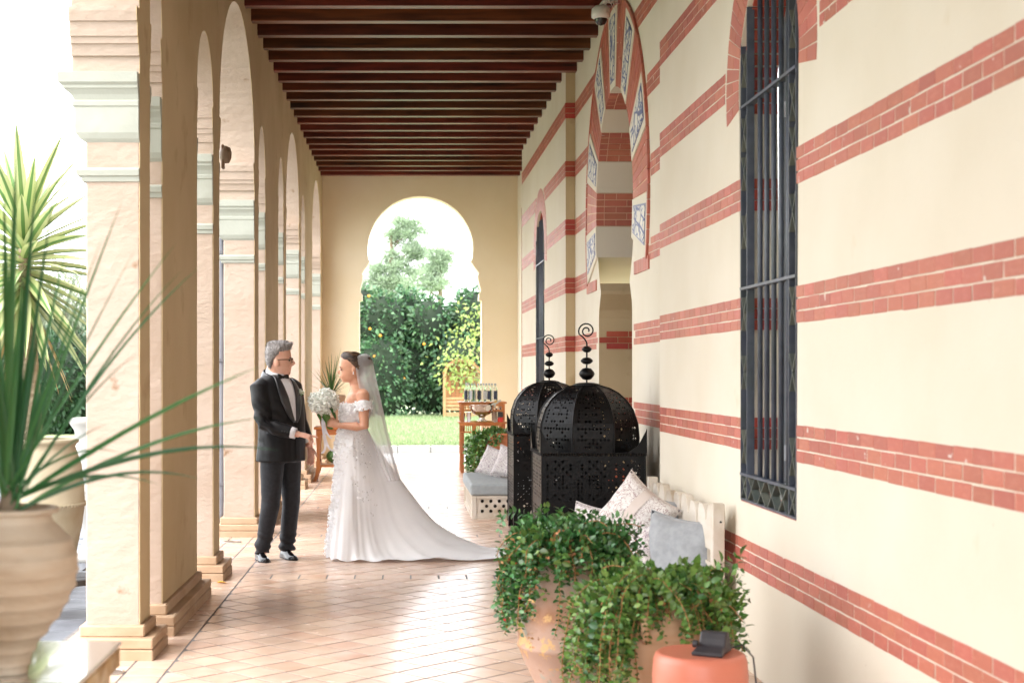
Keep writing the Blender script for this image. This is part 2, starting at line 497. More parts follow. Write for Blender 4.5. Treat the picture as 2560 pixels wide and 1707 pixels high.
# ------------------------------------------------------------------ ceiling of beams
ceil = thing('ceiling', 'dark stained timber ceiling of close parallel beams over the gallery', 'ceiling')
MB().box(-1.5, 2.3, -3.0, 23.7, BEAMZ + 0.20, BEAMZ + 0.24).build('boards', board_m, ceil)
MB().box(-2.0, 2.6, -3.1, 23.9, 5.38, 5.5).build('unseen_roof_slab', board_m, ceil)  # out of view, added above the boards to stop light leaking in
k = -30
while True:
    yb = 12.39 + 0.53 * k
    if yb > 23.3: break
    if yb > -3.0:
        xr = 1.88 if 9.7 < yb < 15.1 else (1.79 if yb < 20.6 else 1.96)
        dz = R.uniform(-0.004, 0.004)
        MB().box(-1.46 + SK * yb, xr + 0.03, yb, yb + 0.11, BEAMZ + dz, BEAMZ + 0.2).build('beam', beam_m, ceil, bevel=0.004)
    k += 1

# ------------------------------------------------------------------ house wall on the right
X1, X2, X3 = 1.77, 1.87, 1.95
Y1, Y2, Y3 = 9.73, 15.2, 20.55
house = thing('house_wall', 'cream house wall striped with red brick bands, with barred windows and arched doorway', 'wall')
fnW = lambda X: (lambda u, v, d: (X + d, u, v))

def win_hole(yc, hw=0.52, zb=0.84, zs=2.86, zc=2.95, r=0.56):
    a = math.asin((zs - zc) / r)
    arc = [(yc + r * math.cos(t), zc + r * math.sin(t)) for t in [a + (PI - 2 * a) * i / 28 for i in range(29)]]
    return [(yc - hw, zb), (yc + hw, zb)] + arc
W1, W2 = 6.915, 17.95
def wob_line(pts): return pts
MB().plate([[(-1.0, -0.05), (Y1, -0.05), (Y1, 5.4), (-1.0, 5.4)], list(reversed(win_hole(W1)))], fnW(X1), 0, 0.5, back=False).build('near_plaster', cream, house)
# returns at the recess
MB().box(X1 + 0.002, X2 + 0.15, Y1 - 0.2, Y1, -0.05, 5.4).build('return_wall', cream, house)
MB().plate([[(Y2, -0.05), (Y3, -0.05), (Y3, 5.4), (Y2, 5.4)], list(reversed(win_hole(W2)))], fnW(X1), 0, 0.5, back=False).build('far_plaster', cream, house)
MB().box(X1 + 0.002, X2 + 0.15, Y2, Y2 + 0.2, -0.05, 5.4).build('return_wall', plaster_shade, house)  # the darker plaster paints the shade on this face
MB().box(X1 + 0.002, X3 + 0.15, Y3 - 0.2, Y3, -0.05, 5.4).build('return_wall', cream, house)
MB().box(X3, X3 + 0.2, Y3 - 0.1, END + 0.01, -0.05, 5.4).build('end_plaster', cream, house)

MB().box(X1 - 0.006, X1 + 0.03, Y3 + 0.002, Y3 + 0.035, 0.0, 3.85).build('brown_strip', mat('warm_brown', C(150, 92, 48), C(170, 110, 62), 4, 0.5), house)  # thin warm brown strip down the wall corner
# bands of painted brick -------------------------------------------------
BANDS = [0.655, 1.27, 1.885, 2.50, 3.115, 3.73, 4.345]     # tops
BH, BL, BJ = 0.0502, 0.1462, 0.007
def in_window(y, z, yc):
    if 0.84 < z < 2.86 and abs(y - yc) < 0.52: return True
    if z >= 2.80 and (y - yc) ** 2 + (z - 2.95) ** 2 < 0.86 ** 2: return True
    return False
near = []
bm_protos = []
for q in range(4):
    mb = MB(); j = lambda: R.uniform(-0.02, 0.02)
    mb.add([(0, -.5 + j(), -.5 + j()), (0, .5 + j(), -.5 + j()), (0, .5 + j(), .5 + j()), (0, -.5 + j(), .5 + j()),
            (-1, -.485 + j() * .5, -.46), (-1, .485 + j() * .5, -.46), (-1, .485 + j() * .5, .46), (-1, -.485 + j() * .5, .46)],
           [(4, 5, 6, 7), (0, 1, 5, 4), (1, 2, 6, 5), (2, 3, 7, 6), (3, 0, 4, 7)])
    me = mb.mesh('brick', True); me.materials.append(brick_m); bm_protos.append(me)
def band_bricks(ya, yb, skip=None):
    out = []
    for zt in BANDS:
        for r_ in range(3):
            zc = zt - 0.0275 - r_ * 0.0565
            y = ya + (0.5 if r_ % 2 else 0.0) * (BL + BJ) - (BL + BJ)
            while y < yb:
                a, b = max(y, ya), min(y + BL, yb)
                if b - a > 0.015:
                    yc = (a + b) / 2
                    if skip is None: out.append((a, b, zc))
                    else:
                        # cut against the opening edges
                        if 0.84 < zc < 2.80:
                            lo, hi = skip - 0.525, skip + 0.525
                            if b <= lo or a >= hi: out.append((a, b, zc))
                            else:
                                if a < lo - 0.01: out.append((a, lo, zc))
                                if b > hi + 0.01: out.append((hi, b, zc))
                        elif zc >= 2.80:
                            t = 0.875 ** 2 - (zc - 2.95) ** 2; e = math.sqrt(t) if t > 0 else 0
                            lo, hi = skip - e, skip + e
                            if b <= lo or a >= hi: out.append((a, b, zc))
                            else:
                                if a < lo - 0.01: out.append((a, lo, zc))
                                if b > hi + 0.01: out.append((hi, b, zc))
                        else: out.append((a, b, zc))
                y += BL + BJ
    return out
near = band_bricks(2.6, Y1 - 0.004, W1)
def bvis(b):
    yc = (b[0] + b[1]) / 2; px = VPX + F * X1 / yc; py = VPY - F * (b[2] - EYE) / yc
    return (0 if (px < 2600 and -20 < py < 1730) else 1, yc)
near.sort(key=bvis)
rest = MB()
for i, (a, b, zc) in enumerate(near):
    if i < 300:
        o = put('brick', bm_protos[i % 4], None, house)
        o.location = (X1 - 0.0002 + R.uniform(-.0006, 0), (a + b) / 2, zc + R.uniform(-.001, .001)); o.scale = (0.0022, b - a, BH * R.uniform(.97, 1.03))
    else: rest.box(X1 - 0.0025, X1 + 0.002, a, b, zc - BH / 2, zc + BH / 2)
for a, b, zc in band_bricks(Y1 + 0.003, Y2 - 0.003):      # recessed stretch with the doorway
    yc = (a + b) / 2
    t = 1.80 ** 2 - (zc - 2.9) ** 2
    if zc > 2.28 and t > 0 and abs(yc - 12.45) < math.sqrt(t): continue
    if zc <= 2.28 and abs(yc - 12.45) < 0.98 + 0.09: continue
    rest.box(X2 - 0.0025, X2 + 0.002, a, b, zc - BH / 2, zc + BH / 2)
for a, b, zc in band_bricks(Y2, Y3, W2): rest.box(X1 - 0.0025, X1 + 0.002, a, b, zc - BH / 2, zc + BH / 2)
tag(rest.build('brick_bands', brick_m, house, fix=False), kind='stuff')
rest = MB()                                          # bands on the faces that look down the gallery
for zt in BANDS:
    for r_ in range(3):
        zc = zt - 0.0275 - r_ * 0.0565
        rest.box(X1 - 0.004, X2 - 0.004, Y2 - 0.006, Y2 + 0.05, zc - BH / 2, zc + BH / 2)
tag(rest.build('return_bricks', brick_shade, house, fix=False), kind='stuff')

# windows with iron grilles -------------------------------------------------
def window(yc, first):
    w = bpy.data.objects.new('barred_window', None); COL.objects.link(w); w.parent = house
    w['label'] = 'tall arched window behind a blue-grey iron grille'
    # reveal lining
    h = win_hole(yc)
    mb = MB(); n = len(h)
    mb.add([(X1, u, v) for u, v in h] + [(X1 + 0.20, u, v) for u, v in h], [(i, (i + 1) % n, n + (i + 1) % n, n + i) for i in range(n)])
    mb.build('reveal', cream, w)
    rv = MB()
    for zt in BANDS[1:]:
        for r_ in range(3):
            zc = zt - 0.0275 - r_ * 0.0565
            if zc > 2.8: continue
            rv.box(X1 + 0.03, X1 + 0.105, yc + 0.505, yc + 0.523, zc - BH / 2, zc + BH / 2)
            rv.box(X1 + 0.111, X1 + 0.185, yc + 0.505, yc + 0.523, zc - BH / 2, zc + BH / 2)
    for k in range(14):
        a = -0.16 + k * 0.115
        c_, s_ = math.cos(a), math.sin(a); r0 = 0.548
        rv.obox((X1 + 0.11, yc + r0 * c_, 2.95 + r0 * s_), (0.085, 0, 0), (0, -0.026 * s_, 0.026 * c_), (0, 0.006 * c_, 0.006 * s_))
    tag(rv.build('reveal_bricks', brick_shade, w, fix=False), kind='stuff')
    # brick arch round the head: each brick its own wedge
    for k in range(37):
        a = -0.16 + k * (PI + 0.32) / 37; b = a + (PI + 0.32) / 37 - 0.007
        spl = [(0.567, 0.835)] if k % 2 else [(0.567, 0.69), (0.697, 0.835)]
        for r0, r1 in spl:
            mb = MB()
            P = [(r0, a), (r1, a + 0.002), (r1, b), (r0, b)]
            mb.prism([(yc + r * math.cos(t), 2.95 + r * math.sin(t)) for r, t in P], fnW(X1), -0.003, 0.002)
            if first: mb.build('arch_brick', brick_m, house)
            else:
                far_arch.add(mb.v, mb.f)
    # sill, window frame and glass
    MB().box(X1 + 0.005, X1 + 0.3, yc - 0.519, yc + 0.519, 0.82, 0.845).build('sill', brick_shade, w)
    fr = MB(); xg = X1 + 0.2
    hh = [(u, v) for u, v in h]
    MB().box(xg + 0.05, xg + 0.056, yc - 0.6, yc + 0.6, 0.85, 3.55).build('glass_pane', glass_dark, w)
    for u in (-0.5, -0.02, 0.44): fr.box(xg, xg + 0.05, yc + u, yc + u + 0.075, 0.85, 3.55)
    for v in (0.85, 1.05, 2.8): fr.box(xg + 0.002, xg + 0.048, yc - 0.5, yc + 0.51, v, v + 0.08)
    fr.build('window_frame', grey_frame, w)
    # the grille
    x0, x1 = X1 - 0.002, X1 + 0.036
    ys = [yc - 0.515, yc - 0.395, yc + 0.385, yc + 0.515]
    zs = 0.852; rails = [0.98, 1.93, 2.86]
    for y in ys: MB().box(x0, x1, y - 0.005, y + 0.005, zs, 3.35).build('upright', iron_m, w)
    MB().box(x0, x1 + 0.01, yc - 0.517, yc + 0.517, zs - 0.006, zs + 0.004).build('rail', iron_m, w)
    for z in rails: MB().box(x0 - 0.004, x1, yc - 0.519, yc + 0.519, z - 0.007, z + 0.007).build('rail', iron_m, w)
    for k in range(5):
        y = yc - 0.325 + k * 0.13
        MB().tube([(X1 + 0.018, y, 0.98), (X1 + 0.018, y, 3.4)], 0.0125, 10).build('bar', iron_m, w, smooth=True)
    def xs(y, z, hy, hz):
        mb = MB()
        for sg in (-1, 1):
            a, b = Vector((0, y - sg * hy, z - hz)), Vector((0, y + sg * hy, z + hz))
            nn = Vector((0, -(b - a).z, (b - a).y)).normalized() * 0.003
            mb.obox(((x0 + x1) / 2, y, z), ((x1 - x0) / 2, 0, 0), (b - a) / 2, nn)
        mb.build('strap', strap_m, w)
    for y in (yc - 0.455, yc + 0.45):
        xs(y, 0.915, 0.055, 0.058)
        for z in (1.12, 1.5, 1.80, 2.22, 2.52, 2.72, 3.05): xs(y, z, 0.05, 0.085)
    for k in range(4): xs(yc - 0.29 + k * 0.195, 0.915, 0.07, 0.058)
    return w
far_arch = MB()
window(W1, True)
wf = window(W2, False)
tag(far_arch.build('arch_bricks', brick_m, house), kind='stuff')

# doorway in the recess -------------------------------------------------------
PC, PZ, PR, PO = 12.45, 2.90, 1.05, 1.765
a_sp = math.asin((2.25 - PZ) / PR)
jw = 0.95
door = [(PC + jw, -0.05)]
door += [(PC + jw, 2.0), (PC + jw - 0.02, 2.08), (PC + jw - 0.12, 2.22), (PC + 0.83, 2.25)]
door += [(PC + 1.06 * math.cos(a_sp + (PI - 2 * a_sp) * i / 48), PZ + 1.06 * math.sin(a_sp + (PI - 2 * a_sp) * i / 48)) for i in range(1, 48)]
door += [(PC - 0.83, 2.25), (PC - jw + 0.12, 2.22), (PC - jw + 0.02, 2.08), (PC - jw, 2.0), (PC - jw, -0.05)]
outer = [(Y1 - 0.01, -0.05)] + list(reversed(door)) + [(Y2 + 0.01, -0.05), (Y2 + 0.01, 5.4), (Y1 - 0.01, 5.4)]
MB().plate([outer], fnW(X2), 0, 0.5, back=False).build('recess_plaster', cream, house)
mb = MB(); n = len(door)
mb.add([(X2, u, v) for u, v in door] + [(X2 + 0.5, u, v) for u, v in door], [(i, i + 1, n + i + 1, n + i) for i in range(n - 1) if min(door[i][1], door[i + 1][1]) < 2.26])
mb.build('doorway_reveal', plaster_shade, house)
mb = MB()
for zt in BANDS[:3]:
    for r_ in range(3):
        zc = zt - 0.0275 - r_ * 0.0565
        x = X2 + 0.07 - (0.1 if r_ % 2 else 0)
        while x < X2 + 0.48:
            mb.box(max(x, X2 + 0.003), min(x + 0.2, X2 + 0.49), PC + jw - 0.006, PC + jw + 0.02, zc - BH / 2, zc + BH / 2); x += 0.208
tag(mb.build('doorway_bricks', brick_shade, house, fix=False), kind='stuff')
MB().box(X2 + 0.5, X2 + 0.55, PC - 1.2, PC + 1.2, -0.05, 4.2).build('door_leaf', mat('dark_door', C(60, 34, 20), C(80, 48, 28), 5, 0.5, stretch=(1, 1, 0.2)), house)

tilep = mat('glazed_tile', C(226, 222, 210), C(216, 210, 196), 8, 0.55)
def blue_pattern(m):
    N, L = m.node_tree.nodes, m.node_tree.links
    b = N['Principled BSDF']
    tc = N.new('ShaderNodeTexCoord')
    w1 = N.new('ShaderNodeTexVoronoi'); w1.feature = 'DISTANCE_TO_EDGE'; w1.inputs['Scale'].default_value = 6
    L.new(tc.outputs['Object'], w1.inputs[0])
    nz = N.new('ShaderNodeTexNoise'); nz.inputs['Scale'].default_value = 8; L.new(tc.outputs['Object'], nz.inputs[0])
    lt = N.new('ShaderNodeMapRange'); lt.inputs[1].default_value = 0.035; lt.inputs[2].default_value = 0.06; lt.inputs[3].default_value = 1; lt.inputs[4].default_value = 0
    L.new(w1.outputs[0], lt.inputs[0])
    bd = N.new('ShaderNodeMath'); bd.operation = 'SUBTRACT'; bd.inputs[1].default_value = 0.5; L.new(nz.outputs[0], bd.inputs[0])
    ab = N.new('ShaderNodeMath'); ab.operation = 'ABSOLUTE'; L.new(bd.outputs[0], ab.inputs[0])
    ln = N.new('ShaderNodeMapRange'); ln.inputs[1].default_value = 0.02; ln.inputs[2].default_value = 0.035; ln.inputs[3].default_value = 1; ln.inputs[4].default_value = 0
    L.new(ab.outputs[0], ln.inputs[0])
    mxx = N.new('ShaderNodeMath'); mxx.operation = 'MAXIMUM'; L.new(lt.outputs[0], mxx.inputs[0]); L.new(ln.outputs[0], mxx.inputs[1])
    old = b.inputs['Base Color'].links[0].from_socket
    mx = N.new('ShaderNodeMix'); mx.data_type = 'RGBA'; mx.inputs[7].default_value = (*C(104, 112, 150), 1)
    L.new(mxx.outputs[0], mx.inputs[0]); L.new(old, mx.inputs[6]); L.new(mx.outputs[2], b.inputs['Base Color'])
blue_pattern(tilep)
blue_m = mat('blue_glaze', C(112, 118, 150), None, rough=0.4)
def sector(r0, r1, a, b, n=5, c=(PC, PZ)):
    return [(c[0] + r0 * math.cos(a + (b - a) * i / n), c[1] + r0 * math.sin(a + (b - a) * i / n)) for i in range(n + 1)] + \
           [(c[0] + r1 * math.cos(b + (a - b) * i / n), c[1] + r1 * math.sin(b + (a - b) * i / n)) for i in range(n + 1)]
st = math.radians(216.6 / 13); A0 = math.radians(-18.3)
for k in range(13):
    a, b = A0 + st * k, A0 + st * (k + 1)
    if k % 2 == 0:
        v = MB().prism(sector(PR, PO - 0.03, a + 0.004, b - 0.004), fnW(X2), -0.016, 0.5).build('voussoir', cream, house)
        MB().prism(sector(PR + 0.06, PO - 0.09, a + 0.05, b - 0.05), fnW(X2), -0.019, -0.012).build('tile_border', blue_m, v)
        MB().prism(sector(PR + 0.075, PO - 0.105, a + 0.06, b - 0.06), fnW(X2), -0.022, -0.014).build('tile_panel', tilep, v)
    else:
        v = MB().prism(sector(PR + 0.003, PO - 0.03, a, b), fnW(X2), -0.006, 0.497).build('brick_voussoir', mat('pale_joint', C(222, 190, 160), None, rough=0.8) if 'pale_joint' not in MATS else MATS['pale_joint'], house)
        for q in range(5):
            a1 = a + (b - a) * q / 5 + 0.004; b1 = a + (b - a) * (q + 1) / 5 - 0.004
            cuts = [(PR, PR + 0.24), (PR + 0.247, PR + 0.48), (PR + 0.487, PO - 0.033)] if q % 2 else [(PR, PR + 0.36), (PR + 0.367, PO - 0.033)]
            mb = MB()
            for r0, r1 in cuts: mb.prism(sector(r0, r1, a1, b1, 1), fnW(X2), -0.011, 0.06)
            for d0, d1 in ([(0.066, 0.27), (0.277, 0.49)] if q % 2 else [(0.066, 0.17), (0.177, 0.38), (0.387, 0.49)]):
                mb.prism(sector(PR - 0.003, PR + 0.02, a1, b1, 1), fnW(X2), d0, d1)
            mb.build('course', brick_m if True else brick_shade, v, fix=True)
mb = MB()                                            # thin ring round the whole arch
for q in range(60):
    a = A0 + (2 * math.radians(108.3)) * q / 60; b = A0 + (2 * math.radians(108.3)) * (q + 1) / 60 - 0.004
    mb.prism(sector(PO - 0.028, PO + 0.012, a, b, 1), fnW(X2), -0.02, 0.01)
tag(mb.build('rim_bricks', brick_m, house), kind='stuff')
for sg in (-1, 1):                                   # little brick course under each springing
    mb = MB()
    yy = PC + sg * 1.42
    for q in range(6): mb.box(X2 - 0.012, X2 + 0.01, yy - 0.33 + q * 0.11, yy - 0.33 + q * 0.11 + 0.103, 2.27, 2.37)
    mb.build('springer_course', brick_m, house)
def chips(m, col, sc, lo, hi):                       # small flaked spots in the paint
    N, L = m.node_tree.nodes, m.node_tree.links; b_ = N['Principled BSDF']
    ge = N.new('ShaderNodeNewGeometry'); nz = N.new('ShaderNodeTexNoise'); nz.inputs['Scale'].default_value = sc; nz.inputs['Detail'].default_value = 4
    L.new(ge.outputs['Position'], nz.inputs[0])
    r_ = N.new('ShaderNodeMapRange'); r_.inputs[1].default_value = lo; r_.inputs[2].default_value = hi; L.new(nz.outputs[0], r_.inputs[0])
    old = b_.inputs['Base Color'].links[0].from_socket
    mm = N.new('ShaderNodeMix'); mm.data_type = 'RGBA'; mm.inputs[7].default_value = (*col, 1)
    L.new(r_.outputs[0], mm.inputs[0]); L.new(old, mm.inputs[6]); L.new(mm.outputs[2], b_.inputs['Base Color'])
chips(brick_m, C(214, 200, 190), 16, .70, .72)
chips(cream, C(208, 192, 164), 3.1, .70, .86)
chips(cream, C(170, 158, 138), 34, .765, .78)
chips(peach, C(140, 112, 86), 7, .67, .76)
chips(plaster_shade, C(168, 144, 108), 4, .60, .78)
# ================================================================== GARDEN
def np_mesh(name, V, Fq):
    me = bpy.data.meshes.new(name)
    V = np.asarray(V, dtype=np.float32); Fq = np.asarray(Fq, dtype=np.int32)
    k = Fq.shape[1]
    me.vertices.add(len(V)); me.vertices.foreach_set('co', V.ravel())
    me.loops.add(Fq.size); me.loops.foreach_set('vertex_index', Fq.ravel())
    me.polygons.add(len(Fq)); me.polygons.foreach_set('loop_start', np.arange(0, Fq.size, k, dtype=np.int32))
    me.polygons.foreach_set('loop_total', np.full(len(Fq), k, dtype=np.int32))
    me.update(calc_edges=True); me.validate()
    return me
rng = np.random.default_rng(5)
def unit(a): return a / np.maximum(np.linalg.norm(a, axis=1, keepdims=True), 1e-9)
def leaves(P, D, length, width, fold=0.25, nrm=None):
    """folded leaves (two quads each): base points P, directions D, per-leaf length and width"""
    n = len(P); D = unit(D)
    if nrm is None: nrm = unit(rng.normal(size=(n, 3)) + np.array([0, 0, 0.8]))
    S = unit(np.cross(D, nrm)); U = np.cross(S, D)
    L = np.broadcast_to(length, (n,))[:, None]; W = np.broadcast_to(width, (n,))[:, None]
    b = P; m1 = P + D * L * 0.45; t = P + D * L - U * L * 0.12
    l = m1 + S * W * 0.5 + U * W * fold; r = m1 - S * W * 0.5 + U * W * fold
    V = np.stack([b, r, t, l], 1).reshape(-1, 3)
    i = np.arange(n)[:, None] * 4
    Fq = np.concatenate([np.concatenate([i, i + 1, i + 2], 1), np.concatenate([i, i + 2, i + 3], 1)], 0)
    return V, Fq
def leaf_obj(name, V, Fq, m, parent=None):
    me = np_mesh(name, V, Fq); me.materials.append(m)
    o = bpy.data.objects.new(name, me); COL.objects.link(o); o.parent = parent
    return o
def cloud(blobs, n, size, jitter=0.35, shell=0.35):
    """leaves spread through the outer shell of several ellipsoids [(c, r(3))]"""
    w = np.array([b[1][0] * b[1][2] for b in blobs]); w = w / w.sum()
    P, D = [], []
    for (c, r), k in zip(blobs, (w * n).astype(int)):
        d = unit(rng.normal(size=(k, 3)))
        rad = 1 - shell * rng.random((k, 1)) ** 1.5
        bump = 1 + 0.12 * np.sin(d[:, :1] * 9 + c[0]) * np.cos(d[:, 2:] * 8 + c[2])
        P.append(np.array(c) + d * np.array(r) * rad * bump)
        D.append(d + jitter * rng.normal(size=(k, 3)) + np.array([0, 0, -0.35]))
    P = np.concatenate(P); D = np.concatenate(D)
    return P, D
leaf_dark = mat('hedge_leaf', C(56, 94, 64), C(88, 124, 84), 1.2, 0.38, rnd=0.5, transl=0.12, c3=C(122, 148, 108), c3scale=0.5, c3amt=0.6)
leaf_deep = mat('deep_leaf', C(34, 62, 36), C(52, 84, 50), 1.0, 0.45, rnd=0.4, transl=0.1)
leaf_light = mat('lime_leaf', C(138, 158, 84), C(166, 180, 106), 1.5, 0.5, rnd=0.3, transl=0.3)
leaf_pine_hazed = mat('hazed_pine_needles', C(150, 170, 142), C(170, 186, 160), 0.6, 0.6, rnd=0.25, transl=0.3)  # distance haze and sky glare put into the needle colour
leaf_grey = mat('grey_green_leaf', C(128, 138, 112), C(150, 158, 132), 1.0, 0.6, rnd=0.3, transl=0.25)
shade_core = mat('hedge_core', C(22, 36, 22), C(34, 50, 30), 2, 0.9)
bark = mat('bark', C(108, 92, 76), C(140, 124, 104), 8, 0.9, 0.6, 30, stretch=(1, 1, 0.3))
grass_m = mat('lawn_green', C(134, 152, 110), C(156, 170, 130), 0.9, 0.8, 0.5, 40, c3=C(170, 178, 120), c3scale=0.35, c3amt=0.6)
blade_m = mat('grass_blade', C(128, 148, 106), C(158, 174, 130), 0.7, 0.6, rnd=0.3, transl=0.3)
slab_grey = mat('grey_slab', C(82, 86, 93), C(102, 106, 113), 5, 0.55, 0.3, 25, rnd=0.12, rvar=0.1)
slab_pale = mat('pale_slab', C(158, 158, 158), C(172, 172, 170), 4, 0.55, 0.2, 25, rnd=0.06)

# paving left of the arcade
pav = MB().box(-9.0, -1.72, -8.0, 27.0, -0.19, -0.026).build('pavement', mat('paving_bed', C(112, 112, 110), None, rough=0.9)); tag(pav, kind='structure')
rest = MB(); yy = -1.0; row = 0
while yy < 27:
    h = R.choice((0.28, 0.34, 0.4)); xx = -1.97 - R.uniform(0, 0.2); x_prev = -1.86
    while x_prev > -8.8:
        wd = R.uniform(0.3, 0.62); x0 = x_prev - wd
        z = -0.015 + R.uniform(-0.004, 0.004)
        q = [(x0 + 0.006, yy + 0.006), (x_prev - 0.006, yy + 0.006), (x_prev - 0.006, yy + h - 0.006), (x0 + 0.006, yy + h - 0.006)]
        q = [(a + R.uniform(-.004, .004), b + R.uniform(-.004, .004)) for a, b in q]
        vis = 7.0 < yy < 13 and x_prev > -3.6
        mb = MB() if vis else rest
        mb.prism(q, lambda u, v, d: (u, v, d), z, -0.03)
        if vis: mb.build('slab', slab_grey, pav, bevel=0.005)
        x_prev = x0
    yy += h
tag(rest.build('slabs', slab_grey, pav), kind='stuff')
# terrace past the end wall, kerb, lawn
ter = MB().box(-8.9, 8, 27.0 - 3.05, 27.0, -0.19, -0.03).build('terrace', mat('terrace_bed', C(176, 174, 168), None, rough=0.9)); tag(ter, kind='structure')
rest = MB()
for i in range(-12, 14):
    for j in range(5):
        x0, y0 = i * 0.6 + (0.3 if j % 2 else 0), 23.96 + j * 0.6
        rest.box(x0 + 0.005, x0 + 0.595, y0 + 0.005, y0 + 0.595, -0.04, -0.012 + R.uniform(-.003, .003))
tag(rest.build('slabs', slab_pale, ter, fix=False), kind='stuff')
kerb = thing('kerb', 'pale stone kerb along the near edge of the lawn', 'kerb')
for i in range(-14, 13): MB().box(i * 0.62, i * 0.62 + 0.61, 27.0, 27.18, -0.1, 0.125).build('kerb_stone', slab_pale, kerb, bevel=0.01)
lw = MB(); nx, ny = 60, 40; vs = []
for j in range(ny + 1):
    for i in range(nx + 1):
        x = -60 + 120 * i / nx; y = 27.18 + 75 * j / ny
        vs.append((x, y, 0.10 + 0.04 * noise.noise((x * .3, y * .3, 0))))
lw.add(vs, [(j * (nx + 1) + i, j * (nx + 1) + i + 1, (j + 1) * (nx + 1) + i + 1, (j + 1) * (nx + 1) + i) for j in range(ny) for i in range(nx)])
lw.add([(-60, -8, 0.02), (-9.0, -8, 0.02), (-9.0, 27.2, 0.06), (-60, 27.2, 0.06)], [(0, 1, 2, 3)])
tag(lw.build('lawn', grass_m, smooth=True), kind='structure')
n = 34000
P = np.stack([rng.uniform(-2.2, 4.5, n), 27.2 + 20 * rng.random(n) ** 1.3, np.full(n, 0.1)], 1)
n2 = 9000
P2 = np.stack([rng.uniform(-16, -8.9, n2), rng.uniform(24, 46, n2), np.full(n2, 0.06)], 1)
P = np.concatenate([P, P2]); D = rng.normal(size=P.shape) * 0.45 + np.array([0, 0, 1])
V, Fq = leaves(P, D, rng.uniform(0.05, 0.13, len(P)), 0.02)
tag(leaf_obj('grass', V, Fq, blade_m), 'short green lawn grass beyond the end arch', 'grass', kind='stuff')

# ivy-clad hedge behind the end arch
def hedge(name, label, boxes, n, leaf, m, core=True, oranges=None):
    t = thing(name, label, 'hedge')
    if core:
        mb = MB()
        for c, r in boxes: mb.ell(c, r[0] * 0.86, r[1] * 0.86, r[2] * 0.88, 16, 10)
        mb.build('branches', shade_core, t, smooth=True)  # solid dark ellipsoids, not boughs, standing for shade behind the leaves
    P, D = cloud(boxes, n, leaf)
    keep = P[:, 2] > 0.1
    P, D = P[keep], D[keep]
    V, Fq = leaves(P, D, rng.uniform(0.7, 1.3, len(P)) * leaf, rng.uniform(0.5, 0.75, len(P)) * leaf)
    tag(leaf_obj('foliage', V, Fq, m, t), kind='stuff')
    if oranges:
        for (px, py, Y) in oranges:
            c = at(px, py, Y)
            MB().ell(c, 0.045, 0.045, 0.045, 10, 7).build('orange', MATS['orange_peel'], t, smooth=True)
    return t
mat('orange_peel', C(226, 150, 42), None, rough=0.45)
bx = []
for i in range(22):
    x = -9 + i * 0.85; 
    bx.append(((x, 46 + R.uniform(-.7, .7), 1.3 + R.uniform(-.2, .4)), (R.uniform(.8, 1.2), 0.9 + R.uniform(0, .4), R.uniform(1.2, 1.6))))
    bx.append(((x + R.uniform(-.4, .4), 46.4 + R.uniform(-.8, .6), 3.1 + R.uniform(-.45, .4)), (R.uniform(.7, 1.05), R.uniform(.7, 1), R.uniform(.9, 1.35))))
hedge('ivy_hedge', 'tall dark ivy-clad hedge dotted with oranges, seen through the end arch', bx, 62000, 0.17, leaf_dark,
      oranges=[(922, 740, 44.9), (925, 822, 44.7), (951, 839, 44.7), (936, 891, 44.7), (1010, 946, 44.8), (1060, 860, 44.8)])
# left garden hedges
bx = [((-15.0 + i * 1.15, 33 + R.uniform(-.5, .5), 1.0 + R.uniform(0, .3)), (1.2, 1.0, 1.3 + R.uniform(-.2, .3))) for i in range(9)]
hedge('dark_hedge', 'low dark hedge at the far side of the left lawn', bx, 20000, 0.15, leaf_deep)
for i, (x, y, z, rr) in enumerate([(-8.3, 36, 2.7, 1.5), (-10.0, 38, 3.3, 1.8), (-7.3, 39, 3.0, 1.5)]):
    t = thing('willow_shrub', ['loose grey-green shrub above the hedge, next to the nearest pier', 'taller loose grey-green shrub above the hedge, behind the yucca stem', 'loose grey-green shrub mostly hidden behind the nearest pier'][i], 'shrub', group='grey-green shrubs in the left garden')
    for k in range(10):
        a = R.uniform(0, 6.28); b = R.uniform(0.3, 1)
        MB().tube([(x, y, 0), (x + .2 * math.cos(a), y + .2 * math.sin(a), z * .5), (x + rr * b * math.cos(a), y + rr * b * math.sin(a), z + rr * .6 * R.random())], [0.05, 0.03, 0.008], 5).build('branch', bark, t)
    P, D = cloud([((x, y, z), (rr, rr, rr * 0.9)), ((x, y, z * .5), (rr * .8, rr * .8, rr * .9))], 6500, 0.2, shell=0.9)
    D = D * 0.5 + np.array([0, 0, -0.7])
    V, Fq = leaves(P, D, rng.uniform(0.16, 0.34, len(P)), 0.035)
    tag(leaf_obj('foliage', V, Fq, leaf_grey, t), kind='stuff')

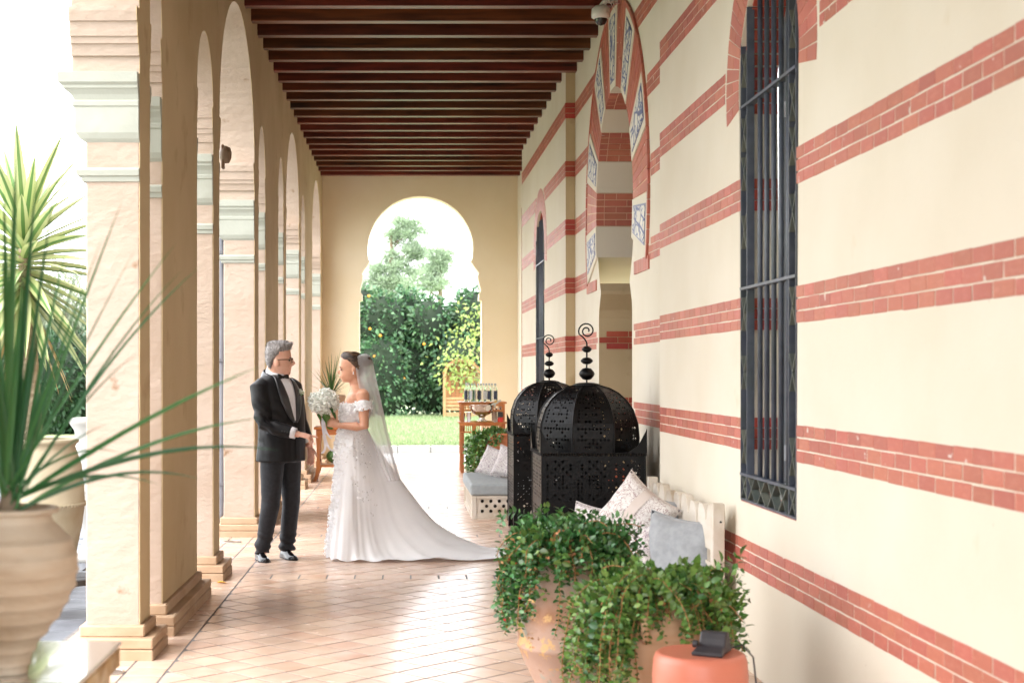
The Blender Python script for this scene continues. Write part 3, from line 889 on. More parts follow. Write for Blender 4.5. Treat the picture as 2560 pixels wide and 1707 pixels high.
# pines far behind the hedge
def pine(label, x, y, h, blobs, n):
    t = thing('pine_tree', label, 'tree', group='pines behind the hedge')
    pts = [(x, y, 0), (x + .1, y, h * .4), (x + .25, y, h * .7), (x + .2, y, h * .93)]
    MB().tube(pts, [.28, .22, .14, .04], 8).build('trunk', bark, t, smooth=True)
    for c, r in blobs:
        MB().tube([(x + .2, y, c[2] - .7), (c[0], c[1], c[2])], [.06, .02], 5).build('limb', bark, t)
    P, D = [], []
    for c, r in blobs:
        k = int(n * r[0])
        for q in range(14):
            d = unit(rng.normal(size=(1, 3)))[0] * rng.uniform(.35, 1)
            cc = np.array(c) + d * np.array(r)
            m_ = k // 14
            dd = unit(rng.normal(size=(m_, 3)))
            P.append(cc + dd * rng.uniform(0.05, .42, (m_, 1)) * np.array([1, 1, .7])); D.append(dd + np.array([0, 0, .5]))
    P, D = np.concatenate(P), np.concatenate(D)
    V, Fq = leaves(P, D, rng.uniform(.14, .3, len(P)), 0.055)
    tag(leaf_obj('crown', V, Fq, leaf_pine_hazed, t), kind='stuff')
def pb(px, py, Y, r): return (at(px, py, Y), (r, r, r * .75))
pine('tall haze-pale pine rising in the middle of the arch', -0.6, 78, 10.4, [pb(1012, 560, 78, .55), pb(1035, 580, 78, .75), pb(1000, 600, 78, .8), pb(1022, 640, 78, 1.0), pb(975, 655, 78, .9), pb(950, 690, 78, 1.0), pb(1010, 690, 78, 1.2), pb(925, 715, 78, 1.0), pb(985, 730, 78, 1.3), pb(1040, 625, 78, .7), pb(940, 740, 78, 1.3)], 1500)
pine('shorter haze-pale pine right of the tall one in the arch', 2.0, 76, 7.8, [pb(1093, 640, 76, .5), pb(1105, 665, 76, .6), pb(1075, 672, 76, .7), pb(1090, 700, 76, .9), pb(1060, 715, 76, .9), pb(1115, 640, 76, .35)], 1500)

# young lime-green tree at the right of the arch
t = thing('young_tree', 'young tree with lime-green leaves on thin branches before the wooden booth', 'tree')
bx_, by_, bz_ = 2.95, 42.5, 0.1
MB().tube([(bx_, by_, bz_), (bx_ - .1, by_, 1.6), (bx_ - .3, by_, 3.0)], [.07, .05, .015], 7).build('trunk', bark, t, smooth=True)
P, D = [], []
for px, py in [(1190, 770), (1170, 800), (1195, 820), (1150, 850), (1180, 860), (1120, 905), (1140, 890), (1165, 905), (1190, 890), (1200, 940), (1130, 940), (1175, 935), (1150, 960), (1195, 965)]:
    c = np.array(at(px, py, 42.5 + R.uniform(-.5, .3)))
    MB().tube([(bx_ - .1, by_, 1.3 + max(0, c[2] - 2) * .6), tuple(c)], [.025, .006], 5).build('branch', bark, t)
    P.append(c + rng.normal(size=(34, 3)) * np.array([.28, .25, .2])); D.append(rng.normal(size=(34, 3)) + np.array([0, 0, -.5]))
P, D = np.concatenate(P), np.concatenate(D)
V, Fq = leaves(P, D, rng.uniform(.1, .19, len(P)), .09)
tag(leaf_obj('foliage', V, Fq, leaf_light, t), kind='stuff')

# thin dead conifer far left
t = thing('dead_conifer', 'thin bare conifer spire far behind the yucca', 'tree')
x, y, z = at(33, 480, 55); dead = mat('dead_wood', C(150, 148, 146), None, rough=0.9)
MB().tube([(x, y, 0), (x, y, 6), (x + .03, y, 10.7)], [.16, .1, .02], 6).build('trunk', dead, t)
for k in range(34):
    zz = 7.2 + k * .1; a = R.uniform(0, 6.28); L_ = (11 - zz) * .28 * R.uniform(.6, 1.2) + .08
    MB().tube([(x, y, zz), (x + L_ * .6 * math.cos(a), y + L_ * .6 * math.sin(a), zz - .05), (x + L_ * math.cos(a), y + L_ * math.sin(a), zz + R.uniform(-.2, .1))], [.025, .015, .008], 4).build('branch', dead, t)

# arched wooden booth seat on the lawn
wood_warm = mat('warm_wood', C(150, 100, 58), C(172, 122, 76), 3, 0.5, 0.2, 20, stretch=(1, 1, .15), rnd=0.12)
wood_pale = mat('pale_wood', C(164, 128, 88), C(178, 144, 104), 3, 0.5, 0.2, 20, rnd=0.1)
bo = thing('garden_booth', 'arched wooden booth seat on the lawn under the lime-green tree', 'bench')
X0, Yb, Zb = 1.46, 44.2, 0.1
def bp(px, py, dy=0): c = at(px, py, Yb); return (c[0], Yb + dy, c[2])
xl, xr = bp(1112, 1000)[0], bp(1198, 1000)[0]; xm = (xl + xr) / 2
for dy in (0, .55):
    arch = [(xl, Yb + dy, Zb), (xl, Yb + dy, 1.45)] + [(xm + (xl - xm) * math.cos(PI * k / 12), Yb + dy, 1.45 + .42 * math.sin(PI * k / 12)) for k in range(1, 12)] + [(xr, Yb + dy, 1.45), (xr, Yb + dy, Zb)]
    MB().tube(arch, .045, 6).build('frame', wood_pale, bo)
for k in range(9):
    xx = xl + (xr - xl) * (k + .5) / 9
    zt = 1.45 + .42 * math.sqrt(max(0, 1 - ((xx - xm) / (xr - xm)) ** 2))
    MB().box(xx - .054, xx + .054, Yb + .56, Yb + .58, .5, zt).build('back_plank', wood_warm, bo)
for k in range(12):
    a0_, a1_ = PI * k / 12, PI * (k + 1) / 12
    p0 = (xm + (xl - xm) * 1.06 * math.cos(a0_), 1.46 + .46 * math.sin(a0_)); p1 = (xm + (xl - xm) * 1.06 * math.cos(a1_), 1.46 + .46 * math.sin(a1_))
    mb = MB(); mb.add([(p0[0], Yb - .05, p0[1]), (p1[0], Yb - .05, p1[1]), (p1[0], Yb + .65, p1[1]), (p0[0], Yb + .65, p0[1])], [(0, 1, 2, 3)])
    q = mb.build('roof_board', wood_warm, bo); s_ = q.modifiers.new('solid', 'SOLIDIFY'); s_.thickness = .02
for k in range(4): MB().box(xl + .03, xr - .03, Yb + .02, Yb + .05, .34 + k * .11, .41 + k * .11).build('slat', wood_pale, bo)
MB().box(xl + .03, xr - .03, Yb + .06, Yb + .55, .42, .46).build('seat', wood_pale, bo)
MB().box(xl + .03, xr - .03, Yb, Yb + .03, .14, .28).build('apron', wood_pale, bo)

# ------------------------------------------------------------------ left garden pots
jar_cream = mat('cream_jar', C(160, 148, 122), C(174, 164, 142), 3, 0.7, 0.35, 18, c3=C(140, 112, 72), c3scale=2.2, c3amt=0.75, bdist=0.008)
jx, jy = -2.56, 10.4
jar = thing('oil_jar', 'big cream clay jar holding the yucca, behind the ribbed pot', 'jar', (jx, jy, -0.013))
prof = [(.17, 0), (.19, .04), (.23, .2), (.275, .42), (.292, .55), (.30, .56), (.30, .575), (.292, .585), (.288, .7), (.27, .85), (.235, .95), (.225, .98), (.235, 1.0), (.25, 1.01), (.25, 1.03), (.225, 1.035), (.215, 1.0), (.2, .9)]
MB().lathe(prof, n=40, cap1=True).build('body', jar_cream, jar, smooth=True)
mb = MB()
for k in range(60):
    a = 2 * PI * k / 60; mb.obox((.301 * math.cos(a), .301 * math.sin(a), .567), (-.012 * math.sin(a), .012 * math.cos(a), .006), (.006 * math.cos(a), .006 * math.sin(a), 0), (0, 0, .007))
mb.build('rope_moulding', jar_cream, jar)
soil = mat('soil', C(62, 48, 36), C(84, 66, 50), 30, 0.95, 0.6, 60)
MB().lathe([(.0, .95), (.224, .95)], n=24, cap0=False, cap1=False).build('soil', soil, jar)
yt = thing('yucca', 'variegated yucca with a ringed stem growing from the cream jar', 'plant', (jx, jy, 0.93))
ybark = mat('yucca_bark', C(150, 128, 104), C(178, 160, 136), 14, 0.85, 0.8, 40, stretch=(.5, .5, 3))
pts = [(-.08, 0, 0), (-.08, 0, .3), (-.10, 0, .7), (-.13, 0, 1.1), (-.14, 0, 1.5)]
mb = MB(); tp = []; tr_ = []
for k in range(60):
    t = k / 59 * (len(pts) - 1); i = min(int(t), len(pts) - 2); q = Vector(pts[i]).lerp(Vector(pts[i + 1]), t - i); tp.append(q); tr_.append((.075 - .035 * k / 59) * (1.0 + .06 * (k % 2)))
mb.tube(tp, tr_, 12); mb.build('trunk', ybark, yt)
yl_g = mat('yucca_green', C(92, 130, 74), C(120, 152, 92), 3, 0.4, rnd=0.2, transl=0.15)
yl_y = mat('yucca_yellow', C(180, 190, 132), C(198, 204, 156), 3, 0.4, rnd=0.1, transl=0.2)
yl_d = mat('dry_leaf', C(196, 160, 110), C(214, 184, 138), 5, 0.8, rnd=0.15)
def blade(b, d, L, w, sag, cols=4, seg=7, mats=None, parent=None, name='leaf', fold=0.25, twist=None, wp=None):
    b, d = Vector(b), Vector(d).normalized()
    side = d.cross(Vector((0, 0, 1)))
    if side.length < .05: side = Vector((1, 0, 0))
    side.normalize()
    if twist: side = Matrix.Rotation(twist, 3, d) @ side
    up = side.cross(d)
    vs, fs, mi = [], [], []
    for i in range(seg + 1):
        t = i / seg
        p = b + d * L * t + Vector((0, 0, -sag * L * t * t))
        ww = w * (wp(t) if wp else (min(1, .55 + 1.6 * t) * (1 - t ** 2.6)))
        for j in range(cols):
            s_ = j / (cols - 1) * 2 - 1
            vs.append(p + side * (s_ * ww / 2) + up * (abs(s_) * ww * fold))
    for i in range(seg):
        for j in range(cols - 1):
            a = i * cols + j; fs.append((a, a + 1, a + cols + 1, a + cols)); mi.append(0 if (cols < 4 or j == 1) else 1)
    me = bpy.data.meshes.new(name); me.from_pydata([tuple(v) for v in vs], [], fs)
    for m_ in (mats if isinstance(mats, (list, tuple)) else [mats]): me.materials.append(m_)
    if len(me.materials) > 1: me.polygons.foreach_set('material_index', mi)
    return put(name, me, None, parent, smooth=True)
top = Vector((-.14, 0, 1.5))
for k in range(92):
    a = k * 2.39996; e = 1.2 - 2.1 * (k / 91)
    b = top + Vector((0, 0, .12 - .5 * k / 91)); d = Vector((math.cos(a) * math.cos(e), math.sin(a) * math.cos(e), math.sin(e)))
    blade(b, d, R.uniform(.66, .9), .092, R.uniform(.05, .2), 4, 6, [yl_g, yl_y], yt, twist=R.uniform(-.5, .5))
for k in range(16):
    a = R.uniform(0, 6.28); b = top + Vector((0, 0, -.38))
    blade(b, (math.cos(a) * .5, math.sin(a) * .5, -.75), R.uniform(.45, .75), .03, .25, 2, 5, yl_d, yt, 'dry_leaf')

ux, uy = -2.44, 11.6
ur = thing('garden_urn', 'white stone urn half hidden behind the nearest pier', 'urn', (ux, uy, -0.013))
white_stone = mat('white_stone', C(184, 183, 180), C(172, 170, 164), 4, 0.6, 0.2, 25)
MB().lathe([(.17, 0), (.17, .06), (.12, .1), (.08, .2), (.1, .26), (.17, .36), (.2, .5), (.2, .62), (.165, .74), (.15, .84), (.15, .96), (.165, 1.05), (.2, 1.1), (.215, 1.13), (.2, 1.15), (.16, 1.12), (.14, 1.0)], n=32).build('body', white_stone, ur, smooth=True)
MB().lathe([(.205, .56), (.212, .575), (.205, .59)], n=32, cap0=False, cap1=False).build('moulding', white_stone, ur, smooth=True)

black_metal = mat('black_metal', C(28, 27, 27), C(40, 39, 39), 8, 0.45, spec=0.5)
st_ = thing('metal_stand', 'small black metal plant stand on the paving beside the pier', 'stand', (-1.98, 9.0, -0.012))
for a, b in ((.05, .02), (-.16, .12), (-.16, -.1)): MB().tube([(a, b, 0), (a, b, .22)], .011, 6).build('leg', black_metal, st_)
MB().lathe([(0, .2), (.2, .2), (.21, .235), (.2, .24), (.19, .212), (0, .212)], c=(-.1, 0, 0), n=20).build('tray', black_metal, st_)

dp = thing('downpipe', 'grey metal downpipe on the outer side of the arcade', 'pipe')
zinc = mat('zinc_paint', C(120, 122, 128), C(106, 108, 116), 4, 0.45)
MB().tube([(-1.655, 13.42, 2.95), (-1.655, 13.42, .3), (-1.66, 13.38, .18), (-1.68, 13.28, .1)], .042, 12).build('pipe', zinc, dp, smooth=True)
for z in (.45, 1.6, 2.6): MB().tube([(-1.655, 13.42, z), (-1.655, 13.42, z + .03)], .05, 12).build('bracket', zinc, dp)

# ------------------------------------------------------------------ fittings of the gallery
sc_ = thing('wall_lamp', 'small dome wall lamp high on the arcade inner face', 'lamp')
sx, sy, sz = -1.421 + SK * 10.9, 10.9, 3.13
MB().box(sx - .002, sx + .02, sy - .035, sy + .035, sz - .09, sz + .09).build('back_plate', mat('lamp_bronze', C(120, 92, 68), None, rough=.5), sc_, bevel=.006)
MB().lathe([(.0, -.05), (.03, -.045), (.045, -.01), (.048, .03), (.036, .07), (0, .085)], c=(sx + .028, sy, sz), n=18).build('shade', mat('lamp_shell', C(128, 108, 88), None, rough=.5), sc_, smooth=True)
steel = mat('steel', C(170, 170, 168), None, rough=.3, metal=.9)
for (px, py, r, lb) in [(275, 1680, .075, 'round recessed floor light beside the glass table'), (580, 1354, .085, 'round recessed floor light in front of the second pair of piers')]:
    c = at(px, py, F * EYE / (py - VPY))
    t = thing('floor_light', lb, 'floor light', (c[0], c[1], 0.0), group='recessed floor lights')
    MB().lathe([(r, -.004), (r, .004), (r - .012, .006), (r - .014, .003), (0, .003)], n=28, cap1=False).build('ring', steel, t)
    MB().lathe([(0, .0045), (r - .016, .0045)], n=28, cap0=False, cap1=False).build('lens', mat('lens_glass', C(90, 92, 94), None, rough=.1) if 'lens_glass' not in MATS else MATS['lens_glass'], t)
c = at(551, 1459, 10.24)
lf = blade((c[0] - .02, c[1], .006), (1, .2, .05), .07, .045, .1, 3, 4, mat('yellow_leaf', C(228, 178, 70), None, rough=.6), name='fallen_leaf')
tag(lf, 'yellow fallen leaf on the tiles near the small pier base', 'leaf')

# dome camera
cm = thing('security_camera', 'white dome security camera on the wall under the beams', 'camera')
cx, cy, cz = at(1502, 38, 12.1)
whitep = mat('white_plastic', C(222, 220, 214), None, rough=.35)
MB().lathe([(0, .075), (.05, .073), (.076, .05), (.08, 0), (.078, -.02), (.055, -.035), (0, -.036)], c=(cx, cy, cz), n=24).build('housing', whitep, cm, smooth=True)
MB().lathe([(.055, -.03), (.052, -.055), (.036, -.08), (0, -.092)], c=(cx, cy, cz), n=20, cap0=False).build('dome', mat('smoked_dome', C(18, 18, 20), None, rough=.05, spec=.8), cm, smooth=True)
MB().tube([(cx, cy, cz + .07), (cx + .04, cy, cz + .12), (1.87, cy + .02, cz + .12)], .022, 10).build('bracket', whitep, cm, smooth=True)
MB().tube([(cx + .03, cy, cz + .07), (cx + .09, cy - .03, cz + .16), (cx + .12, cy - .02, cz + .02), (cx + .05, cy - .03, cz + .14), (1.865, cy - .03, cz + .18)], .006, 6).build('cable', whitep, cm)
# ================================================================== FURNITURE
lan_m = mat('blackened_iron', C(12, 12, 13), C(22, 21, 22), 9, 0.42, 0.35, 35, metal=0.55, spec=0.5, bdist=0.006)
def perf(fn, nu, nv, hole):
    """sheet of nu x nv cells; hole(u,v) gives the opening size 0..0.95 of each cell"""
    mb = MB(); vs = []
    for j in range(nv + 1):
        for i in range(nu + 1): vs.append(fn(i / nu, j / nv))
    fs = []
    for j in range(nv):
        for i in range(nu):
            a = j * (nu + 1) + i; b = a + 1; d = a + nu + 1; c = d + 1
            s = hole((i + .5) / nu, (j + .5) / nv)
            if s < .12: fs.append((a, b, c, d)); continue
            k = len(vs)
            for (du, dv) in ((.5, .5 - s / 2), (.5 + s / 2, .5), (.5, .5 + s / 2), (.5 - s / 2, .5)):
                vs.append(fn((i + du) / nu, (j + dv) / nv))
            fs += [(a, b, k), (b, c, k + 1), (c, d, k + 2), (d, a, k + 3), (b, k + 1, k), (c, k + 2, k + 1), (d, k + 3, k + 2), (a, k, k + 3)]
    mb.add(vs, fs)
    return mb
def rosette(u, v, su, sv, seed=0):
    best = 9; ang = 0
    for i in range(int(su) + 1):
        for j in range(int(sv) + 1):
            cx, cy = (i + .5) / su, (j + .5) / sv
            dx, dy = (u - cx) * su, (v - cy) * sv
            r = math.hypot(dx, dy)
            if r < best: best = r; ang = math.atan2(dy, dx)
    p = math.cos(8 * ang)
    if best < .12: return .0
    if best < .26: return .88 if p > .1 else .0
    if best < .40: return .9 if p < -.1 else .2
    if best < .47: return .0
    return .8 if (int(u * 97 + v * 53)) % 2 else .3
def lantern(x0, y0, label):
    W, B = 0.73, 0.93
    L_ = thing('floor_lantern', label, 'lantern', (x0, y0, 0), group='black pierced metal lanterns')
    faces = {'front': ((0, 0), (1, 0)), 'back': ((W, W), (-1, 0)), 'left': ((0, W), (0, -1)), 'right': ((W, 0), (0, 1))}
    for nm, ((ax, ay), (dx, dy)) in faces.items():
        fn = lambda u, v, ax=ax, ay=ay, dx=dx, dy=dy: (ax + dx * W * u, ay + dy * W * u, .22 + (B - .24) * v)
        def hole(u, v):
            if u < .05 or u > .95 or v < .03 or v > .97: return 0
            return rosette(u, v, 3, 3)
        perf(fn, 27, 26, hole).build('side_panel', lan_m, L_, fix=False)
    for (cx, cy, sx, sy) in ((0, 0, 1, 1), (W, 0, -1, 1), (0, W, 1, -1), (W, W, -1, -1)):
        mb = MB()                                    # splayed sheet-metal foot with two wings
        mb.prism([(0, .222), (.16, .222), (.07, 0), (.0, 0)], lambda u, v, d: (cx + sx * u, cy + sy * d, v), 0, .004)
        mb.prism([(0, .222), (.16, .222), (.07, 0), (.0, 0)], lambda u, v, d: (cx + sx * d, cy + sy * u, v), 0, .004)
        mb.build('foot', lan_m, L_)
        mb = MB()                                    # pointed crown piece on each corner
        pr = [(-.012, B), (.13, B), (.05, B + .055), (.03, B + .09), (-.012, B + .17)]
        mb.prism(pr, lambda u, v, d: (cx + sx * u, cy + sy * d, v), -.012, -.007)
        mb.prism(pr, lambda u, v, d: (cx + sx * d, cy + sy * u, v), -.012, -.007)
        mb.build('corner_crown', lan_m, L_)
        MB().box(cx - .006, cx + .006, cy - .006, cy + .006, .05, B).build('corner_post', lan_m, L_)
    mb = MB()
    for k in range(40):
        for (ax, ay), (dx, dy) in faces.values():
            u = (k + .5) / 40 * W
            mb.obox((ax + dx * u - dy * -.006, ay + dy * u - dx * .006, B - .012 + .004 * (k % 2)), (dx * .008 + .003 * abs(dy), dy * .008 + .003 * abs(dx), 0), (-dy * .007, dx * .007, 0), (0, 0, .009))
    mb.build('rope_cornice', lan_m, L_)
    MB().box(.0, W, 0, W, B - .004, B + .002).build('deck', lan_m, L_)
    # octagonal dome of eight pierced gores
    cx = cy = W / 2; Rm = .352
    prof = [(B, 1.0), (B + .1, 1.015), (B + .2, .99), (B + .3, .90), (B + .37, .77), (B + .42, .62), (B + .455, .44), (B + .475, .25)]
    def pr_(v):
        t = v * (len(prof) - 1); i = min(int(t), len(prof) - 2); f = t - i
        return prof[i][0] + (prof[i + 1][0] - prof[i][0]) * f, prof[i][1] + (prof[i + 1][1] - prof[i][1]) * f
    for k in range(8):
        a0, a1 = PI / 8 + k * PI / 4, PI / 8 + (k + 1) * PI / 4
        def fn(u, v):
            z, r = pr_(v); r *= Rm / math.cos(PI / 8)
            p0 = Vector((math.cos(a0), math.sin(a0), 0)) * r; p1 = Vector((math.cos(a1), math.sin(a1), 0)) * r
            p = p0.lerp(p1, u); return (cx + p.x, cy + p.y, z)
        def hole(u, v):
            if u < .09 or u > .91 or v < .04 or v > .93: return 0
            return rosette(u, v, 1, 2.6) if v < .8 else (.6 if (int(u * 14) + int(v * 30)) % 2 else 0)
        perf(fn, 11, 27, hole).build('dome_gore', lan_m, L_, fix=False)
        pts = [(cx + math.cos(a0) * pr_(v / 14)[1] * Rm / math.cos(PI / 8) * 1.004, cy + math.sin(a0) * pr_(v / 14)[1] * Rm / math.cos(PI / 8) * 1.004, pr_(v / 14)[0]) for v in range(15)]
        MB().tube(pts, .006, 5).build('dome_rib', lan_m, L_)
    zt = B + .475
    MB().lathe([(.1, 0), (.1, .008), (.055, .02), (.012, .022)], c=(cx, cy, zt), n=20).build('cap', lan_m, L_, smooth=False)
    MB().tube([(cx, cy, zt), (cx, cy, zt + .31)], .006, 8).build('finial_rod', lan_m, L_)
    for z, r, h in ((.085, .058, .046), (.18, .046, .026), (.265, .037, .024)):
        MB().lathe([(.004, -h), (r * .55, -h * .85), (r * .9, -h * .35), (r, 0), (r * .9, h * .35), (r * .55, h * .85), (.004, h)], c=(cx, cy, zt + z), n=18).build('bead', lan_m, L_, smooth=True)
    pts = []
    for k in range(40):
        t = k / 39
        if t < .25: q = t / .25; pts.append((cx - .055 * q * q - .0 * q, cy, zt + .30 + .075 * q))
        else:
            q = (t - .25) / .75; a = PI * 1.15 - q * 3.3 * PI; r = .062 * (1 - .78 * q)
            pts.append((cx + .0 + r * math.cos(a) * 1.0, cy, zt + .40 + r * math.sin(a)))
    MB().tube(pts, .0055, 7).build('hook', lan_m, L_, smooth=True)
    return L_
lantern(1.02, 10.2, 'black pierced metal floor lantern nearer the camera, behind the leafy jars')
lantern(1.08, 13.4, 'black pierced metal floor lantern farther back, beside the low daybed')

# ------------------------------------------------------------------ fabrics and pillows
linen = mat('grey_linen', C(142, 145, 148), C(154, 157, 160), 30, 0.85, 0.25, 300, bdist=0.002, sheen=0.2)
bluegrey = mat('grey_seat_cloth', C(150, 157, 160), C(160, 167, 170), 20, 0.8, 0.2, 200, bdist=0.002)
def toile(name, dens, line):
    m = mat(name, C(220, 216, 212), C(210, 206, 202), 20, 0.85)
    N, L = m.node_tree.nodes, m.node_tree.links; b = N['Principled BSDF']
    tc = N.new('ShaderNodeTexCoord'); outs = []
    for sc, w in ((dens, .02), (dens * 1.9, .03)):
        nz = N.new('ShaderNodeTexNoise'); nz.inputs['Scale'].default_value = sc; nz.inputs['Detail'].default_value = 1.5; nz.inputs['Distortion'].default_value = 1.2
        L.new(tc.outputs['Object'], nz.inputs[0])
        s_ = N.new('ShaderNodeMath'); s_.operation = 'SUBTRACT'; s_.inputs[1].default_value = .5; L.new(nz.outputs[0], s_.inputs[0])
        a_ = N.new('ShaderNodeMath'); a_.operation = 'ABSOLUTE'; L.new(s_.outputs[0], a_.inputs[0])
        r_ = N.new('ShaderNodeMapRange'); r_.inputs[1].default_value = w * .6; r_.inputs[2].default_value = w; r_.inputs[3].default_value = 1; r_.inputs[4].default_value = 0
        L.new(a_.outputs[0], r_.inputs[0]); outs.append(r_.outputs[0])
    mx_ = N.new('ShaderNodeMath'); mx_.operation = 'MAXIMUM'; L.new(outs[0], mx_.inputs[0]); L.new(outs[1], mx_.inputs[1])
    old = b.inputs['Base Color'].links[0].from_socket
    mm = N.new('ShaderNodeMix'); mm.data_type = 'RGBA'; mm.inputs[7].default_value = (*line, 1)
    L.new(mx_.outputs[0], mm.inputs[0]); L.new(old, mm.inputs[6]); L.new(mm.outputs[2], b.inputs['Base Color'])
    return m
toile_a = toile('floral_print', 16, C(166, 148, 146))
toile_b = toile('small_floral_print', 26, C(158, 140, 152))
pinkband = mat('pale_pink_cloth', C(200, 188, 180), None, rough=.85)
def pillow_mb(w, h, t, seed, n=18):
    mb = MB(); rs = random.Random(seed)
    def P(u, v, s):
        pu = u * (1 - .10 * (1 - v * v) * u * u); pv = v * (1 - .10 * (1 - u * u) * v * v)
        e = max(0, (1 - u ** 4)) ** .5 * max(0, (1 - v ** 4)) ** .5
        nz = .06 * noise.noise((u * 2.1 + seed, v * 2.1, s * 3.0)) + .03 * noise.noise((u * 5 + seed, v * 5, s))
        return (pu * w / 2, s * t / 2 * e * (.92 + nz * 3), pv * h / 2 - .02 * h * (1 - u * u) * (1 if v > 0 else 0))
    for s in (-1, 1):
        vs = [P(-1 + 2 * i / n, -1 + 2 * j / n, s) for j in range(n + 1) for i in range(n + 1)]
        fs = [(j * (n + 1) + i, j * (n + 1) + i + 1, (j + 1) * (n + 1) + i + 1, (j + 1) * (n + 1) + i) for j in range(n) for i in range(n)]
        mb.add(vs, fs)
    return mb
def pillow(label, c, w, h, t, m, yaw, tilt, roll, seed, band=None):
    me = pillow_mb(w, h, t, seed).mesh('pillow', fix=False, merge=True)
    bm_ = bmesh.new(); bm_.from_mesh(me); bmesh.ops.recalc_face_normals(bm_, faces=bm_.faces); bm_.to_mesh(me); bm_.free()
    o = put('pillow', me, m, smooth=True)
    M_ = Matrix.Rotation(yaw, 4, 'Z') @ Matrix.Rotation(tilt, 4, 'X') @ Matrix.Rotation(roll, 4, 'Y')
    o.matrix_world = Matrix.Translation(Vector(c)) @ M_
    tag(o, label, 'pillow')
    # seam piping along the rim
    n = 18; rim = []
    for i in range(n): rim.append((-1 + 2 * i / n, -1))
    for i in range(n): rim.append((1, -1 + 2 * i / n))
    for i in range(n): rim.append((1 - 2 * i / n, 1))
    for i in range(n): rim.append((-1, 1 - 2 * i / n))
    pts = []
    for u, v in rim:
        pu = u * (1 - .10 * (1 - v * v) * u * u); pv = v * (1 - .10 * (1 - u * u) * v * v)
        pts.append((pu * w / 2, 0, pv * h / 2 - .02 * h * (1 - u * u) * (1 if v > 0 else 0)))
    pts.append(pts[0])
    MB().tube(pts, .004, 5, cap=False).build('piping', m if band is None else band, o, smooth=True)
    if band is not None:
        mb = MB(); k = 10
        for s in (-1,):
            for (u0, u1) in ((-.16, .16),):
                vs = []
                for j in range(k * 2 + 1):
                    v = -1 + 2 * j / (k * 2)
                    for u in (u0, 0, u1):
                        pu = u * (1 - .10 * (1 - v * v) * u * u); pv = v * (1 - .10 * (1 - u * u) * v * v)
                        e = max(0, (1 - u ** 4)) ** .5 * max(0, (1 - v ** 4)) ** .5
                        nz = .06 * noise.noise((u * 2.1 + seed, v * 2.1, s * 3.0)) + .03 * noise.noise((u * 5 + seed, v * 5, s))
                        vs.append((pu * w / 2, s * (t / 2 * e * (.92 + nz * 3) + .004), pv * h / 2 - .02 * h * (1 - u * u) * (1 if v > 0 else 0)))
                mb.add(vs, [(j * 3 + i, j * 3 + i + 1, (j + 1) * 3 + i + 1, (j + 1) * 3 + i) for j in range(k * 2) for i in range(2)])
        mb.build('cloth_band', band, o, smooth=True)
    return o

# ------------------------------------------------------------------ front carved settle
whitewash = mat('whitewashed_wood', C(214, 206, 194), C(196, 184, 166), 7, 0.6, 0.4, 40, stretch=(1, .25, 1), c3=C(160, 128, 88), c3scale=5, c3amt=.6, bdist=.004, c3ramp=(.58, .7))
wornwood = mat('worn_wood_edge', C(190, 152, 100), C(206, 174, 128), 7, 0.6, 0.3, 40)
settle = thing('carved_settle', 'whitewashed carved settle with a scalloped back against the wall', 'bench')
ya, yb = 7.52, 9.5
xb0, xb1 = 1.655, 1.695
for y0, y1 in ((ya, ya + .055), (yb - .05, yb)):
    MB().box(xb0 - .012, xb1 + .012, y0, y1, 0, .815).build('post', whitewash, settle, bevel=.004)
    for z in (.35, .5, .72): MB().tube([(xb0 + .03, y0 - .003, z), (xb0 + .03, y0 + .004, z)], .006, 8).build('peg', black_metal, settle)
tp = [(ya + .055, .795)]
xx = ya + .06; notch = [.03, .10, .075, .045, .085, .06, .10, .04, .08]; k = 0
span = (yb - ya - .11) / 8
for k in range(8):
    y0 = ya + .055 + k * span; dp_ = [.09, .15, .08, .14, .09, .135, .08, .15][k]
    top_ = .80 - .01 * (k % 3)
    tp += [(y0 + .01 * span, top_ - .01), (y0 + .12 * span, top_), (y0 + .46 * span, top_), (y0 + .54 * span, top_ - .02), (y0 + .62 * span, top_ - dp_ * .7), (y0 + .70 * span, top_ - dp_), (y0 + .80 * span, top_ - dp_ * .95), (y0 + .9 * span, top_ - dp_ * .45)]
tp += [(yb - .05, .795)]
MB().plate([[(ya + .055, .56)] + [(yb - .05, .56)] + list(reversed(tp))], lambda u, v, d: (d, u, v), xb0, xb1).build('top_board', whitewash, settle, bevel=.003)
k = 0; y = ya + .075
while y < yb - .07:
    MB().box(xb0 + .008, xb1 - .008, y, y + .016, .495, .562).build('spindle', whitewash, settle); y += .034
MB().box(xb0 - .002, xb1 + .002, ya + .055, yb - .05, .478, .496).build('middle_rail', whitewash, settle)
MB().box(xb0 + .006, xb1 - .006, ya + .055, yb - .05, .2, .479).build('lower_board', whitewash, settle)
MB().box(.95, xb0, ya, yb, .02, .20).build('seat_base', whitewash, settle, bevel=.008)
MB().box(.94, xb0 - .005, ya + .01, yb - .01, .202, .34).build('seat_cushion', bluegrey, settle, bevel=.03, seg=3)
A = -.62
pillow('plain grey pillow at the near end of the settle, biggest of the greys', (1.555, 7.9, .50), .47, .44, .18, linen, A, -.30, .10, 11)
pillow('plain grey pillow in the middle of the settle, leaning on the back', (1.545, 8.62, .56), .42, .42, .16, linen, A, -.35, .16, 12)
pillow('plain grey pillow at the far end of the settle, only its tip showing', (1.53, 9.2, .575), .42, .42, .15, linen, A, -.35, .5, 13)
pillow('large floral print pillow with pink cloth bands piled on top', (1.395, 8.48, .655), .40, .40, .2, toile_a, A + .15, -.30, .62, 14, pinkband)
pillow('small floral print pillow lowest in front of the grey ones', (1.27, 8.05, .47), .40, .34, .14, toile_b, A, -.45, -.2, 15)
